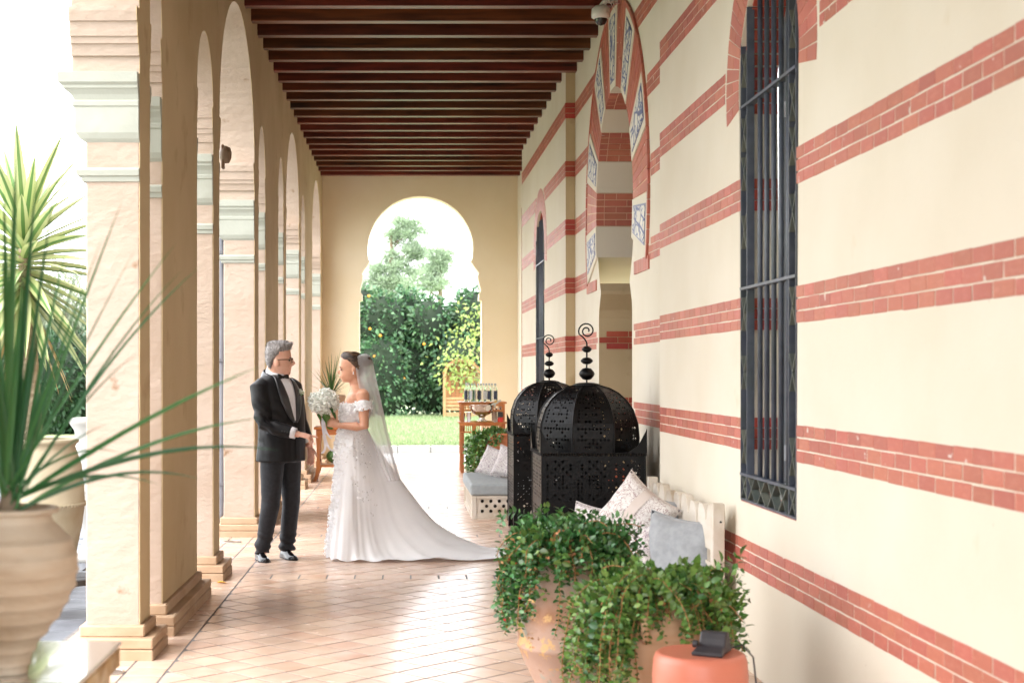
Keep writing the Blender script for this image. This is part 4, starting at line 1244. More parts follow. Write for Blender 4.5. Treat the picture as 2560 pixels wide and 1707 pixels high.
pillow('floral print pillow mostly hidden by the leafy jar', (1.21, 8.75, .53), .40, .34, .14, toile_b, A, -.4, .1, 16)

# ------------------------------------------------------------------ rear daybed
dayb = thing('daybed', 'low lattice daybed with a grey mattress beyond the lanterns', 'daybed')
dx0, dx1, dy0, dy1, dz = .755, 1.72, 14.75, 16.45, .238
def lattice(fn, wd, ht, name):
    n_u = max(2, round(wd / .085)); hs = []
    for i in range(n_u):
        for j in range(3):
            cu = (i + (.75 if j % 2 else .25)) * wd / n_u; cv = .055 + (j + .5) * (ht - .085) / 3
            if cu + .03 > wd - .05 or cu - .03 < .05: continue
            hs.append([(cu + (.0225 if q % 2 else .015) * math.cos(2 * PI * q / 16), cv + (.0225 if q % 2 else .015) * math.sin(2 * PI * q / 16)) for q in reversed(range(16))])
    MB().plate([[(.045, .04), (wd - .045, .04), (wd - .045, ht - .03), (.045, ht - .03)]] + hs, fn, .012, .024).build(name, whitewash, dayb)
lattice(lambda u, v, d: (dx0 + u, dy0 + d, v), dx1 - dx0, dz, 'end_lattice')
lattice(lambda u, v, d: (dx0 + d, dy1 - u, v), dy1 - dy0, dz, 'side_lattice')
for x, y in ((dx0, dy0), (dx1 - .05, dy0), (dx0, dy1 - .05)): MB().box(x, x + .05, y, y + .05, 0, dz).build('post', whitewash, dayb, bevel=.003)
for z0, z1 in ((.0, .042), (dz - .032, dz)):
    MB().box(dx0 + .05, dx1 - .05, dy0 + .002, dy0 + .045, z0, z1).build('rail', whitewash, dayb)
    MB().box(dx0 + .002, dx0 + .045, dy0 + .05, dy1 - .05, z0, z1).build('rail', whitewash, dayb)
MB().box(dx0 + .06, dx1, dy0 + .06, dy1, .05, dz - .04).build('core', mat('dark_inside', C(40, 32, 26), None, rough=.9), dayb)
MB().box(dx0 - .015, dx1, dy0 - .015, dy1, dz + .002, dz + .125).build('mattress', bluegrey, dayb, bevel=.028, seg=3)
pillow('pale print pillow leaning at the left on the daybed', (1.06, 15.75, .52), .36, .34, .14, toile_b, -.5, -.5, .25, 21)
pillow('pale print pillow at the right on the daybed, half behind the lantern', (1.22, 15.5, .53), .38, .36, .14, toile_b, -.4, -.45, .2, 22)

# ------------------------------------------------------------------ bar table by the end arch
honey = mat('honey_wood', C(164, 96, 44), C(188, 120, 62), 4, 0.4, 0.15, 25, stretch=(1, 1, .3), rnd=.08)
bar = thing('bar_table', 'two-tier honey-coloured wooden bar table beside the end arch', 'table')
bx0, bx1, by0, by1 = .94, 1.60, 21.55, 22.1
for x in (bx0, bx1 - .05):
    for y in (by0, by1 - .05): MB().box(x, x + .05, y, y + .05, 0, 1.03).build('leg', honey, bar, bevel=.004)
MB().box(bx0 - .03, bx1 + .03, by0 + .02, by1 + .03, 1.032, 1.06).build('top_shelf', honey, bar, bevel=.004)
ov = [(bx0 - .03, by1)] + [(bx0 - .03 + (bx1 - bx0 + .06) * k / 16, by0 - .02 - .16 * math.sin(PI * k / 16)) for k in range(17)] + [(bx1 + .03, by1)]
MB().prism(ov, lambda u, v, d: (u, v, d), .735, .762).build('lower_shelf', honey, bar, bevel=.003)
def on_curve(k): t = k; return (bx0 + (bx1 - bx0) * t, by0 - .0 - .15 * math.sin(PI * t))
for z0, z1 in ((.705, .735), (.6, .622)):
    mb = MB()
    for k in range(12): mb.bar((*on_curve(k / 12), (z0 + z1) / 2), (*on_curve((k + 1) / 12), (z0 + z1) / 2), .02, z1 - z0)
    mb.build('curved_rail', honey, bar)
for k in range(25): c = on_curve(k / 24); MB().box(c[0] - .006, c[0] + .006, c[1] - .008, c[1] + .008, .622, .706).build('slat', honey, bar)
MB().box(on_curve(.3)[0] - .025, on_curve(.3)[0] + .025, on_curve(.3)[1] - .02, on_curve(.3)[1] + .02, 0, .735).build('front_leg', honey, bar)
for k in range(12): MB().box(bx0 + .06 + k * .045, bx0 + .072 + k * .045, by0 + .01, by0 + .03, .93, 1.0).build('slat', honey, bar)
for z in (.915, 1.0): MB().box(bx0 + .05, bx1 - .05, by0 + .008, by0 + .032, z, z + .03).build('upper_rail', honey, bar)
for x in (bx0 + .015, bx1 - .035):
    for z in (.6, .95): MB().box(x, x + .02, by0 + .05, by1 - .05, z, z + .08).build('side_rail', honey, bar)

def glass_mat(name, col, rough=.02, alpha=.45):
    m = bpy.data.materials.new(name); m.use_nodes = True
    b = m.node_tree.nodes['Principled BSDF']; b.inputs['Base Color'].default_value = (*col, 1); b.inputs['Roughness'].default_value = rough
    b.inputs['Transmission Weight'].default_value = 1.0; b.inputs['IOR'].default_value = 1.1; b.inputs['Specular IOR Level'].default_value = .8
    MATS[name] = m; return m
clear = glass_mat('clear_glass', C(226, 232, 234))
ink = mat('navy_label', C(46, 54, 76), None, rough=.6)
capm = mat('bottle_cap', C(150, 156, 160), None, rough=.35, metal=.6)
water = [(px, r) for r, row in enumerate(((1166, 1180, 1195, 1209, 1223, 1238), (1172, 1187, 1202, 1216, 1230))) for px in row]
wlab = ['water bottle at the left end of the front row on the bar table', 'second water bottle from the left in the front row', 'third water bottle from the left in the front row', 'fourth water bottle from the left in the front row', 'fifth water bottle from the left in the front row', 'water bottle at the right end of the front row on the bar table',
        'water bottle at the left end of the back row on the bar table', 'second water bottle from the left in the back row', 'middle water bottle of the back row', 'fourth water bottle from the left in the back row', 'water bottle at the right end of the back row on the bar table']
for (px, r), lb in zip(water, wlab):
    y = 21.66 + r * .12; x = (px - VPX) * y / F
    b = thing('water_bottle', lb, 'bottle', (x, y, 1.0605), group='clear water bottles on the bar table')
    MB().lathe([(.0, 0), (.034, .001), (.036, .01), (.036, .175), (.03, .205), (.016, .225), (.014, .255), (0, .256)], n=14).build('glass', clear, b, smooth=True)
    MB().lathe([(.015, .25), (.016, .252), (.016, .275), (0, .277)], n=12).build('cap', capm, b)
    a0 = R.uniform(-.9, .9) - PI / 2
    mb = MB(); mb.add([(.0368 * math.cos(a0 + q * .25), .0368 * math.sin(a0 + q * .25), z) for z in (.035, .165) for q in range(-3, 4)], [(q, q + 1, q + 8, q + 7) for q in range(6)])
    mb.build('label_band', ink if R.random() < .6 else mat('silver_label', C(190, 196, 200), None, rough=.4) if 'silver_label' not in MATS else MATS['silver_label'], b)
cx, cy = at(1205, 1040, 21.55)[0], 21.58
tray = thing('serving_tray', 'round brass tray under the steel wine cooler', 'tray', (cx, cy, .7625))
MB().lathe([(0, 0), (.17, 0), (.18, .012), (.175, .014), (.165, .004), (0, .004)], n=28).build('plate', mat('brass', C(190, 160, 96), None, rough=.35, metal=.8), tray, smooth=True)
bowl = thing('wine_cooler', 'polished steel footed wine cooler bowl on the bar table', 'bowl', (cx, cy, .7675))
mirror = mat('polished_steel', C(210, 206, 200), None, rough=.12, metal=1.0)
MB().lathe([(0, 0), (.08, .002), (.082, .012), (.05, .03), (.04, .06), (.06, .085), (.12, .11), (.165, .15), (.185, .2), (.19, .245), (.198, .25), (.19, .252), (.178, .2), (.15, .155), (.1, .125), (0, .11)], n=36).build('bowl', mirror, bowl, smooth=True)
def champagne(label, dx, ang, m, foil):
    b = thing('champagne_bottle', label, 'bottle', (cx + dx, cy, .92))
    b.rotation_euler = (0, ang, 0)
    MB().lathe([(0, 0), (.04, .003), (.042, .02), (.042, .14), (.034, .17), (.018, .21), (.0145, .25)], n=16, cap1=True).build('glass', m, b, smooth=True)
    MB().lathe([(.0155, .19), (.0165, .2), (.0165, .285), (0, .29)], n=12, cap0=False).build('foil', foil, b, smooth=True)
champagne('dark champagne bottle with gold foil lying in the wine cooler', -.02, 1.02, mat('dark_glass', C(22, 26, 20), None, rough=.08, spec=.7), mat('gold_foil', C(206, 164, 88), None, rough=.35, metal=.7))
champagne('pale bottle lying in the wine cooler behind the dark one', .05, .95, mat('pale_glass', C(190, 196, 190), None, rough=.1), mat('silver_foil', C(196, 198, 198), None, rough=.3, metal=.8))
for px, y, h, r, lb in ((1157, 21.62, .13, .036, 'tumbler at the left end of the lower shelf'), (1172, 21.7, .14, .036, 'tumbler beside the wine cooler foot on its left'), (1235, 21.6, .17, .038, 'tall glass right of the wine cooler'), (1246, 21.75, .2, .04, 'tallest glass at the back right of the lower shelf')):
    t = thing('drinking_glass', lb, 'glass', ((px - VPX) * y / F, y, .7625), group='glasses on the lower shelf')
    MB().lathe([(0, 0), (r * .8, 0), (r, h), (r * .96, h), (r * .76, .008), (0, .008)], n=18).build('cup', clear, t, smooth=True)
    MB().lathe([(r * .8, .0005), (r * .82, .006), (0, .0075)], n=18).build('base', clear, t)
cd = thing('candle_jar', 'small red and black candle jar at the right of the lower shelf', 'candle', (at(1251, 1050, 21.5)[0], 21.5, .7625))
MB().lathe([(0, 0), (.04, 0), (.042, .07), (0, .07)], n=18).build('red_jar', mat('red_glass', C(196, 44, 34), None, rough=.2), cd, smooth=False)
MB().lathe([(0, .07), (.04, .0705), (.04, .15), (0, .152)], n=18).build('black_lid', black_metal, cd)

# terracotta planter behind the daybed
terra = mat('terracotta', C(190, 112, 70), C(206, 134, 92), 3, 0.7, 0.25, 20, c3=C(172, 92, 58), c3scale=2, c3amt=.5)
pl = thing('terracotta_planter', 'plain terracotta planter with trailing ivy behind the daybed', 'planter', (1.31, 17.05, 0))
MB().lathe([(.2, 0), (.22, .05), (.27, .3), (.285, .5), (.28, .6), (.288, .61), (.275, .7), (.26, .75), (.275, .77), (.27, .79), (.24, .78), (.23, .7)], n=36).build('pot', terra, pl, smooth=True)
MB().lathe([(0, .72), (.25, .72)], n=24, cap0=False, cap1=False).build('soil', soil, pl)

# ------------------------------------------------------------------ console by the arcade with plant and melon
cons = thing('console_table', 'carved wooden console table against the arcade piers', 'table')
kx0, kx1, ky0, ky1 = -1.13, -.58, 19.85, 20.25
MB().box(kx0 - .03, kx1 + .03, ky0 - .03, ky1 + .03, .715, .75).build('top', honey, cons, bevel=.008)
MB().box(kx0, kx1, ky0, ky1, .64, .713).build('apron', honey, cons, bevel=.004)
for x in (kx0, kx1 - .06):
    for y in (ky0, ky1 - .06):
        MB().rings([[(x + a * s_ + o, y + b * s_, z) for a, b in ((0, 0), (.06, 0), (.06, .06), (0, .06))] for z, s_, o in ((.64, 1, 0), (.56, 1, 0), (.5, .8, .006), (.3, .7, .01), (.26, 1, 0), (.18, 1, 0), (.1, .8, -.01), (.03, .7, -.03), (0, .9, -.045))]).build('leg', honey, cons)
MB().box(kx0 + .02, kx1 - .02, ky0 + .02, ky1 - .02, .195, .225).build('shelf', honey, cons, bevel=.004)
mel = thing('watermelon', 'dark green watermelon on the lower shelf of the console', 'watermelon', (-.83, 20.05, .226))
MB().ell((0, 0, .11), .17, .11, .11, 24, 14).build('rind', mat('melon_rind', C(52, 92, 48), C(96, 132, 76), 9, .35, stretch=(.4, 3, 3)), mel, smooth=True)
MB().tube([(.168, 0, .11), (.185, 0, .115), (.195, 0, .13)], .006, 6).build('stalk', bark, mel)
cp = thing('console_planter', 'greyish clay pot on the console holding a spiky plant', 'planter', (-.93, 20.05, .75))
MB().lathe([(.13, 0), (.15, .02), (.18, .2), (.19, .38), (.2, .4), (.2, .44), (.17, .44), (.165, .36)], n=28).build('pot', mat('clay_pot', C(176, 146, 122), C(192, 164, 140), 5, .8), cp, smooth=True)
MB().lathe([(0, .4), (.17, .4)], n=24, cap0=False, cap1=False).build('soil', soil, cp)
drac = mat('dracaena_leaf', C(64, 104, 58), C(92, 130, 74), 4, .35, rnd=.25, transl=.15)
dp2 = thing('spiky_plant', 'spiky dracaena in the clay pot behind the bouquet', 'plant', (-.93, 20.05, 1.15))
for k in range(46):
    a = k * 2.39996; e = 1.5 - 1.35 * (k / 45)
    blade((0, 0, .02), (math.cos(a) * math.cos(e), math.sin(a) * math.cos(e), math.sin(e)), R.uniform(.5, .8), .022, R.uniform(.15, .55) * math.cos(e), 2, 7, drac, dp2, wp=lambda t: (1 - t ** 2))

# ------------------------------------------------------------------ foreground table and ribbed pot
gt = thing('side_table', 'pale glossy topped table with a wooden edge in the left foreground', 'table')
gx0, gx1, gy0, gy1, gz = -1.27, -.772, 2.75, 4.03, .75
MB().box(gx0, gx1, gy0, gy1, gz - .012, gz).build('glass_top', mat('glossy_top', C(188, 184, 172), C(176, 170, 156), 3, .035, spec=.9, coat=1.0), gt, bevel=.003)
oldw = mat('old_gilt_wood', C(150, 112, 66), C(196, 166, 122), 9, .6, .5, 30, c3=C(226, 214, 190), c3scale=8, c3amt=.7)
for a, b in (((gx1 - .03, gy0, gz - .045), (gx1 - .03, gy1, gz - .045)), ((gx0 + .03, gy0, gz - .045), (gx0 + .03, gy1, gz - .045))): MB().bar(a, b, .05, .062).build('side_rail', oldw, gt, bevel=.008)
for y in (gy0 + .03, gy1 - .03): MB().box(gx0 + .056, gx1 - .056, y - .025, y + .025, gz - .076, gz - .014).build('end_rail', oldw, gt, bevel=.008)
for x in (gx0 + .05, gx1 - .05):
    for y in (gy0 + .05, gy1 - .05): MB().rings([[(x + s_ * a, y + s_ * b, z) for a, b in ((-1, -1), (1, -1), (1, 1), (-1, 1))] for z, s_ in ((gz - .077, .022), (.4, .018), (0, .014))]).build('leg', oldw, gt)
rp = thing('ribbed_pot', 'big ribbed clay pot holding the arching plant in the left foreground', 'pot', (-.975, 3.6, gz + .001))
clay = mat('weathered_clay', C(170, 146, 122), C(192, 172, 150), 4, .85, .5, 30, c3=C(196, 184, 168), c3scale=2.4, c3amt=.75, bdist=.006, stretch=(1, 1, 2.5), c3ramp=(.42, .62))
prof = []
base = [(.048, 0), (.05, .017), (.066, .064), (.099, .107), (.132, .151), (.163, .216), (.171, .275), (.158, .325), (.128, .36), (.109, .378), (.104, .395)]
def rb(z):
    for (r0, z0), (r1, z1) in zip(base, base[1:]):
        if z0 <= z <= z1: return r0 + (r1 - r0) * (z - z0) / (z1 - z0)
for k in range(90):
    z = .395 * k / 89; r = rb(z)
    if .02 < z < .34: r += .0055 * (abs(math.sin(z * PI / .039)) ** 5)
    prof.append((r, z))
prof += [(.108, .398), (.122, .4), (.126, .406), (.122, .412), (.106, .413), (.1, .405), (.095, .38), (.11, .34)]
MB().lathe(prof, n=56, wob=lambda t, z: .006 * noise.noise((math.cos(t * 6.28) * 1.5, math.sin(t * 6.28) * 1.5, z * 9))).build('body', clay, rp, smooth=True)
MB().lathe([(0, .375), (.105, .375)], n=24, cap0=False, cap1=False).build('soil', soil, rp)
fp = thing('arching_plant', 'long-bladed green plant arching out of the ribbed pot', 'plant', (-.975, 3.6, gz + .37))
fleaf = mat('arching_blade', C(42, 94, 54), C(74, 122, 68), 2.5, .35, rnd=.25, transl=.25, stretch=(.5, .5, .5))
O = Vector((-.975, 3.6, gz + .37))
def tipblade(px, py, Y, w, up=.12, n=9):
    tip = Vector(at(px, py, Y)) - O
    b0 = Vector((R.uniform(-.015, .03), R.uniform(-.03, .02), R.uniform(.03, .09)))
    mid = tip * .55 + Vector((0, 0, up * tip.length + .03))
    mb = MB(); vs = []
    for i in range(n + 1):
        t = i / n; p = b0 * (1 - t) ** 2 + mid * 2 * t * (1 - t) + tip * t * t
        tg = (mid - b0) * (1 - t) + (tip - mid) * t
        sd = tg.cross(Vector((.25, 1, .1))).normalized()
        ww = w * min(1, .45 + 2.2 * t) * (1 - t ** 2.2)
        for s_ in (-1, 0, 1): vs.append(p + sd * s_ * ww / 2 + Vector((0, -.18 * ww * (1 - abs(s_)), 0)))
    mb.add(vs, [(i * 3 + j, i * 3 + j + 1, (i + 1) * 3 + j + 1, (i + 1) * 3 + j) for i in range(n) for j in range(2)])
    mb.build('leaf', fleaf, fp, smooth=True)
for (px, py, w, up) in [(311, 489, .020, .02), (345, 610, .010, .03), (445, 602, .016, .06), (462, 668, .013, .08), (510, 658, .016, .1), (350, 876, .012, .1), (660, 912, .024, .05), (655, 1044, .022, .09), (700, 1125, .024, .14), (505, 1198, .020, .17), (400, 1212, .018, .2),
                        (258, 590, .016, .02), (205, 640, .016, .02), (165, 620, .018, .0), (136, 470, .016, .0), (92, 430, .024, .0), (60, 640, .022, .0), (40, 380, .03, .0), (10, 470, .03, .0), (-40, 420, .03, .0), (-60, 700, .03, .05), (150, 900, .016, .02), (110, 760, .018, .0), (-120, 560, .03, .05), (-150, 900, .03, .15), (-200, 1000, .03, .2), (180, 1010, .012, .1), (270, 1060, .012, .15), (20, 760, .028, .0), (-5, 900, .028, .0), (75, 860, .026, .0), (45, 980, .026, .0), (300, 1130, .012, .25)]:
    tipblade(px, py, 3.6 + R.uniform(-.22, .2), w * (.95 if px < 170 and py < 1000 else .62), up)
MB().tube([(0, 0, -.01), (.004, 0, .05), (.006, 0, .1)], [.03, .026, .02], 10).build('stem', bark, fp, smooth=True)

# ------------------------------------------------------------------ coral stool and the black device on it
stx, sty = 1.137, 5.42
stool = thing('drum_stool', 'coral ceramic drum stool in the right foreground', 'stool', (stx, sty, 0))
coral = mat('coral_glaze', C(206, 122, 98), C(212, 130, 107), 3, .38, .06, 20, spec=.5)
MB().lathe([(0, 0), (.13, 0), (.14, .01), (.155, .06), (.172, .16), (.178, .24), (.178, .36), (.174, .42), (.166, .442), (.155, .45), (.145, .4485), (0, .449)], n=56).build('drum', coral, stool, smooth=True)
MB().lathe([(.13, .005), (.136, .006), (.136, .02), (.13, .02)], n=40, cap0=False, cap1=False).build('foot_ring', coral, stool)
dv = thing('desk_device', 'black plastic desk device with a thick curved back on the stool', 'device', (stx + .045, sty - .02, .4495), math.radians(-28))
blkp = mat('black_plastic', C(48, 46, 50), C(58, 55, 58), 20, .42, .05, 150)
MB().prism([(-.045, 0), (.075, 0), (.078, .012), (.06, .04), (.045, .068), (.03, .08), (.005, .078), (-.01, .055), (-.022, .03), (-.045, .02)], lambda u, v, d: (d, u, v), -.05, .05).build('body', blkp, dv, bevel=.006, seg=2)
MB().rings([[(-.06, -.085, 0), (.06, -.085, 0), (.055, -.04, 0), (-.055, -.04, 0)], [(-.06, -.085, .014), (.06, -.085, .014), (.05, -.038, .03), (-.05, -.038, .03)]]).build('front_lip', blkp, dv, bevel=.004)
MB().tube([(-.05, -.03, .035), (-.068, -.03, .035)], .014, 14).build('knob', blkp, dv, smooth=False)
cb = thing('power_cable', 'dark cable running from the device over the stool edge to the wall', 'cable')
MB().tube([(stx + .085, sty + .05, .462), (stx + .13, sty + .05, .455), (stx + .165, sty + .03, .47), (stx + .2, sty, .43), (stx + .21, sty - .02, .3), (stx + .2, sty - .01, .1), (stx + .25, sty + .05, .006), (stx + .45, sty + .2, .006)], .0035, 6).build('wire', blkp, cb, smooth=True)
MB().box(stx + .44, stx + .5, sty + .18, sty + .22, .002, .03).build('plug', blkp, cb, bevel=.004)
# ================================================================== JARS AND TRAILING PLANTS
def leaves6(P, D, L, W, N):
    n = len(P); D = unit(D); S = unit(np.cross(D, N)); U = np.cross(S, D)
    L = np.broadcast_to(L, (n,))[:, None]; W = np.broadcast_to(W, (n,))[:, None]
    c1 = P + D * L * .33; c2 = P + D * L * .7 - U * L * .05; t = P + D * L - U * L * .16
    V = np.stack([P, c1 + S * W * .46 + U * W * .14, c2 + S * W * .36 + U * W * .1, t, c2 - S * W * .36 + U * W * .1, c1 - S * W * .46 + U * W * .14, c1, c2], 1).reshape(-1, 3)
    i = np.arange(n)[:, None] * 8
    q = lambda *k: np.concatenate([i + a for a in k], 1)
    Fq = np.concatenate([q(0, 6, 1, 1), q(6, 7, 2, 1), q(7, 3, 2, 2), q(0, 5, 6, 6), q(5, 4, 7, 6), q(4, 3, 7, 7)], 0)
    return V, Fq
def quad_or_tri(name, V, Fq, m, parent):
    me = bpy.data.meshes.new(name)
    faces = [tuple(dict.fromkeys(f)) for f in Fq.tolist()]
    me.from_pydata(V.tolist(), [], faces); me.materials.append(m)
    me.polygons.foreach_set('use_smooth', [True] * len(me.polygons))
    o = bpy.data.objects.new(name, me); COL.objects.link(o); o.parent = parent
    return o
aloe_d = mat('trailing_leaf_dark', C(52, 98, 50), C(82, 126, 68), 14, .3, rnd=.4, transl=.12)
aloe_l = mat('trailing_leaf_light', C(76, 116, 50), C(118, 148, 74), 10, .35, rnd=.5, transl=.2)
ivy_m = mat('ivy_leaf', C(62, 108, 42), C(104, 142, 64), 10, .35, rnd=.4, transl=.15)
stem_m = mat('dry_stem', C(150, 104, 62), C(176, 132, 86), 20, .8)
def trailing(plant, cx, cy, prof, n_str, hang, leaf, m, spread, mound, bias=None, step=.021, brown=.2, dens=1.0, name='leaves'):
    zr = prof[-1][1]
    def rj(z):
        if z >= zr: return prof[-1][0] + (z - zr) * -.6 if z - zr < .05 else 0
        for (r0, z0), (r1, z1) in zip(prof, prof[1:]):
            if z0 <= z <= z1: return r0 + (r1 - r0) * (z - z0) / max(1e-6, z1 - z0)
        return prof[0][0]
    P, D, Nn, Ls = [], [], [], []; stems = MB()
    for k in range(n_str):
        a = R.uniform(0, 2 * PI) if bias is None else bias()
        r0 = abs(R.gauss(0, .5)) * prof[-1][0]
        p = Vector((cx + r0 * math.cos(a), cy + r0 * math.sin(a), zr + R.uniform(0, .03)))
        upr = R.uniform(-.1, .75) * mound
        v = Vector((math.cos(a) * R.uniform(.4, 1), math.sin(a) * R.uniform(.4, 1), upr)).normalized()
        total = R.uniform(.12, .26) + hang(a) * R.random() ** 1.3
        pts = [p.copy()]; s = 0; ph = R.random() * 6; grav = R.uniform(.13, .26)
        while s < total:
            v = (v + Vector((R.gauss(0, .12), R.gauss(0, .12), -grav)) ).normalized()
            p = p + v * step
            rel = Vector((p.x - cx, p.y - cy, 0)); rr = rj(p.z) + .018
            if p.z < zr and rel.length < rr:
                if rel.length > 1e-4: rel = rel.normalized() * rr
                p.x, p.y = cx + rel.x, cy + rel.y
                v.z = min(v.z, -.3)
            mx = spread * R.uniform(.95, 1.1)
            if rel.length > mx: p.x, p.y = cx + rel.x / rel.length * mx, cy + rel.y / rel.length * mx; v.z -= .5
            if p.z < .03: break
            pts.append(p.copy()); s += step
            if R.random() > dens: continue
            sd = v.cross(Vector((math.cos(ph), math.sin(ph), .3))); ph += 1.57
            if sd.length < 1e-3: continue
            sd.normalize()
            for sg in (-1, 1):
                dd = (sd * sg * .85 + v * .45 + Vector((0, 0, .25)))
                P.append(tuple(p)); D.append(tuple(dd)); out = Vector((p.x - cx, p.y - cy, .12)).normalized()
                Nn.append(tuple(out + Vector((R.gauss(0, .45), R.gauss(0, .45), R.gauss(.5, .45))))); Ls.append(leaf * R.uniform(.45, 1.35) * (1 - .35 * s / total))
        if len(pts) > 2 and R.random() < .3: stems.tube([pts[i] for i in range(0, len(pts), 2)] + [pts[-1]], .0025, 4, cap=False)
    P, D, Nn, Ls = map(np.array, (P, D, Nn, Ls))
    V, Fq = leaves6(P, D, Ls, Ls * .66, Nn)
    tag(quad_or_tri(name, V, Fq, m, plant), kind='stuff')
    tag(stems.build('stems', stem_m, plant, fix=False), kind='stuff')
    return P
# first jar, patched and weathered
weath = mat('weathered_terracotta', C(178, 146, 128), C(196, 168, 150), 3, .8, .5, 22, c3=C(162, 112, 78), c3scale=4.5, c3amt=.8, bdist=.008, c3ramp=(.52, .66))
def patch(m, col, sc, lo, hi):
    N, L = m.node_tree.nodes, m.node_tree.links; b = N['Principled BSDF']
    tc = N.new('ShaderNodeTexCoord'); nz = N.new('ShaderNodeTexNoise'); nz.inputs['Scale'].default_value = sc; nz.inputs['Detail'].default_value = 8; nz.inputs['Roughness'].default_value = .65
    L.new(tc.outputs['Object'], nz.inputs[0])
    r_ = N.new('ShaderNodeMapRange'); r_.inputs[1].default_value = lo; r_.inputs[2].default_value = hi; L.new(nz.outputs[0], r_.inputs[0])
    old = b.inputs['Base Color'].links[0].from_socket
    mm = N.new('ShaderNodeMix'); mm.data_type = 'RGBA'; mm.inputs[7].default_value = (*col, 1)
    L.new(r_.outputs[0], mm.inputs[0]); L.new(old, mm.inputs[6]); L.new(mm.outputs[2], b.inputs['Base Color'])
patch(weath, C(166, 160, 146), 6.5, .54, .58)
patch(weath, C(206, 166, 116), 9, .57, .61)
patch(weath, C(138, 96, 72), 12, .62, .66)
J1 = [(.12, 0), (.15, .06), (.205, .17), (.236, .245), (.243, .252), (.243, .262), (.238, .27), (.246, .36), (.24, .46), (.215, .56), (.175, .64), (.15, .68), (.148, .70), (.165, .715), (.168, .73)]
j1 = thing('clay_jar', 'patched weathered terracotta jar under the dark trailing plant', 'jar', (.788, 6.6, 0))
MB().lathe(J1 + [(.15, .732), (.135, .7), (.13, .62)], n=44, wob=lambda t, z: .012 * noise.noise((math.cos(t * 6.28) * 1.2, math.sin(t * 6.28) * 1.2, z * 5))).build('body', weath, j1, smooth=True)
MB().lathe([(0, .7), (.14, .7)], n=20, cap0=False, cap1=False).build('soil', soil, j1)
weath2 = mat('striped_clay', C(194, 158, 124), C(206, 174, 142), 3, .75, .5, 8, stretch=(.4, .4, 9), c3=C(186, 124, 78), c3scale=3, c3amt=.5, bdist=.006)
J2 = [(.1, 0), (.12, .05), (.16, .16), (.19, .28), (.2, .36), (.192, .44), (.165, .51), (.135, .55), (.13, .57), (.145, .585), (.148, .6)]
j2 = thing('clay_jar', 'pale ribbed clay jar with a lug handle, next to the coral stool', 'jar', (1.066, 5.95, 0))
MB().lathe(J2 + [(.13, .602), (.12, .57), (.115, .5)], n=44).build('body', weath2, j2, smooth=True)
MB().lathe([(0, .575), (.125, .575)], n=20, cap0=False, cap1=False).build('soil', soil, j2)
for a in (-1.95, 1.2):
    d = Vector((math.cos(a), math.sin(a), 0))
    MB().tube([d * .165 + Vector((0, 0, .52)), d * .2 + Vector((0, 0, .535)), d * .222 + Vector((0, 0, .5)), d * .215 + Vector((0, 0, .44)), d * .192 + Vector((0, 0, .42))], [.014, .018, .018, .017, .014], 8).build('handle', weath2, j2, smooth=True)
def bias1():
    while True:
        a = R.uniform(0, 2 * PI)
        w = .45 + .55 * max(0, math.cos(a - PI * 1.05)) + .35 * max(0, math.cos(a + PI / 2)) + .4 * max(0, math.cos(a))
        if R.random() < w: return a
p1 = thing('trailing_plant', 'dark green trailing plant spilling over the patched jar', 'plant')
def hang1(a): return .36 if math.cos(a - PI) > .55 else (.03 if math.sin(a) < -.3 else .18)
trailing(p1, .788, 6.6, J1, 250, hang1, .042, aloe_d, .33, 1.2, bias1)
for k in range(10):                                   # upright sprigs
    a = R.uniform(0, 6.28); r = R.uniform(.02, .16)
    b = Vector((.788 + r * math.cos(a), 6.6 + r * math.sin(a), .70)); n = 8
    P, D, Nn = [], [], []
    for q in range(n):
        p = b + Vector((.03 * math.cos(a) * q / n, .03 * math.sin(a) * q / n, q * .022))
        for sg in (-1, 1):
            d = Vector((math.cos(a + q * 1.57) * sg, math.sin(a + q * 1.57) * sg, .7)); P.append(tuple(p)); D.append(tuple(d)); Nn.append((0, 0, 1))
    V, Fq = leaves6(np.array(P), np.array(D), .036, .02, np.array(Nn, dtype=float) + rng.normal(size=(len(P), 3)) * .2)
    tag(quad_or_tri('sprig', V, Fq, aloe_l if k % 3 == 0 else aloe_d, p1), kind='stuff')
redf = mat('red_flower', C(206, 40, 44), None, rough=.5)
for px, py, Y in ((1289, 1410, 6.45), (1300, 1497, 6.4), (1262, 1551, 6.45), (1272, 1400, 6.5)):
    c = at(px, py, Y); mb = MB()
    for q in range(9):
        a = q * 2.4; mb.tube([c, (c[0] + .007 * math.cos(a), c[1] + .006 * math.sin(a), c[2] + .008)], [.002, .0012], 4)
    mb.build('flower', redf, p1)
p2 = thing('trailing_plant', 'yellow-green trailing plant spilling over the pale jar', 'plant')
def bias2():
    while True:
        a = R.uniform(0, 2 * PI)
        w = (.5 + .7 * max(0, math.cos(a - PI * 1.05)) + .3 * max(0, math.cos(a - .2))) * (.35 if abs(a - PI * 1.5) < .5 else 1)
        if R.random() < w: return a
def hang2(a): return .44 if math.cos(a - PI * 1.08) > .6 else (.03 if math.sin(a) < -.5 else .25)
trailing(p2, 1.066, 5.95, J2, 250, hang2, .041, aloe_l, .40, 1.1, bias2)
dry_m = mat('dry_brown_leaf', C(150, 104, 62), C(178, 134, 86), 12, .7, rnd=.3)
trailing(p2, 1.066, 5.95, J2, 34, hang2, .026, dry_m, .36, .9, bias2, dens=.6, name='dry_leaves')
trailing(p1, .788, 6.6, J1, 34, hang1, .026, dry_m, .32, .9, bias1, dens=.6, name='dry_leaves')
trailing(p1, .788, 6.6, J1, 40, hang1, .05, aloe_l, .34, 1.0, bias1, dens=.5, name='young_leaves')
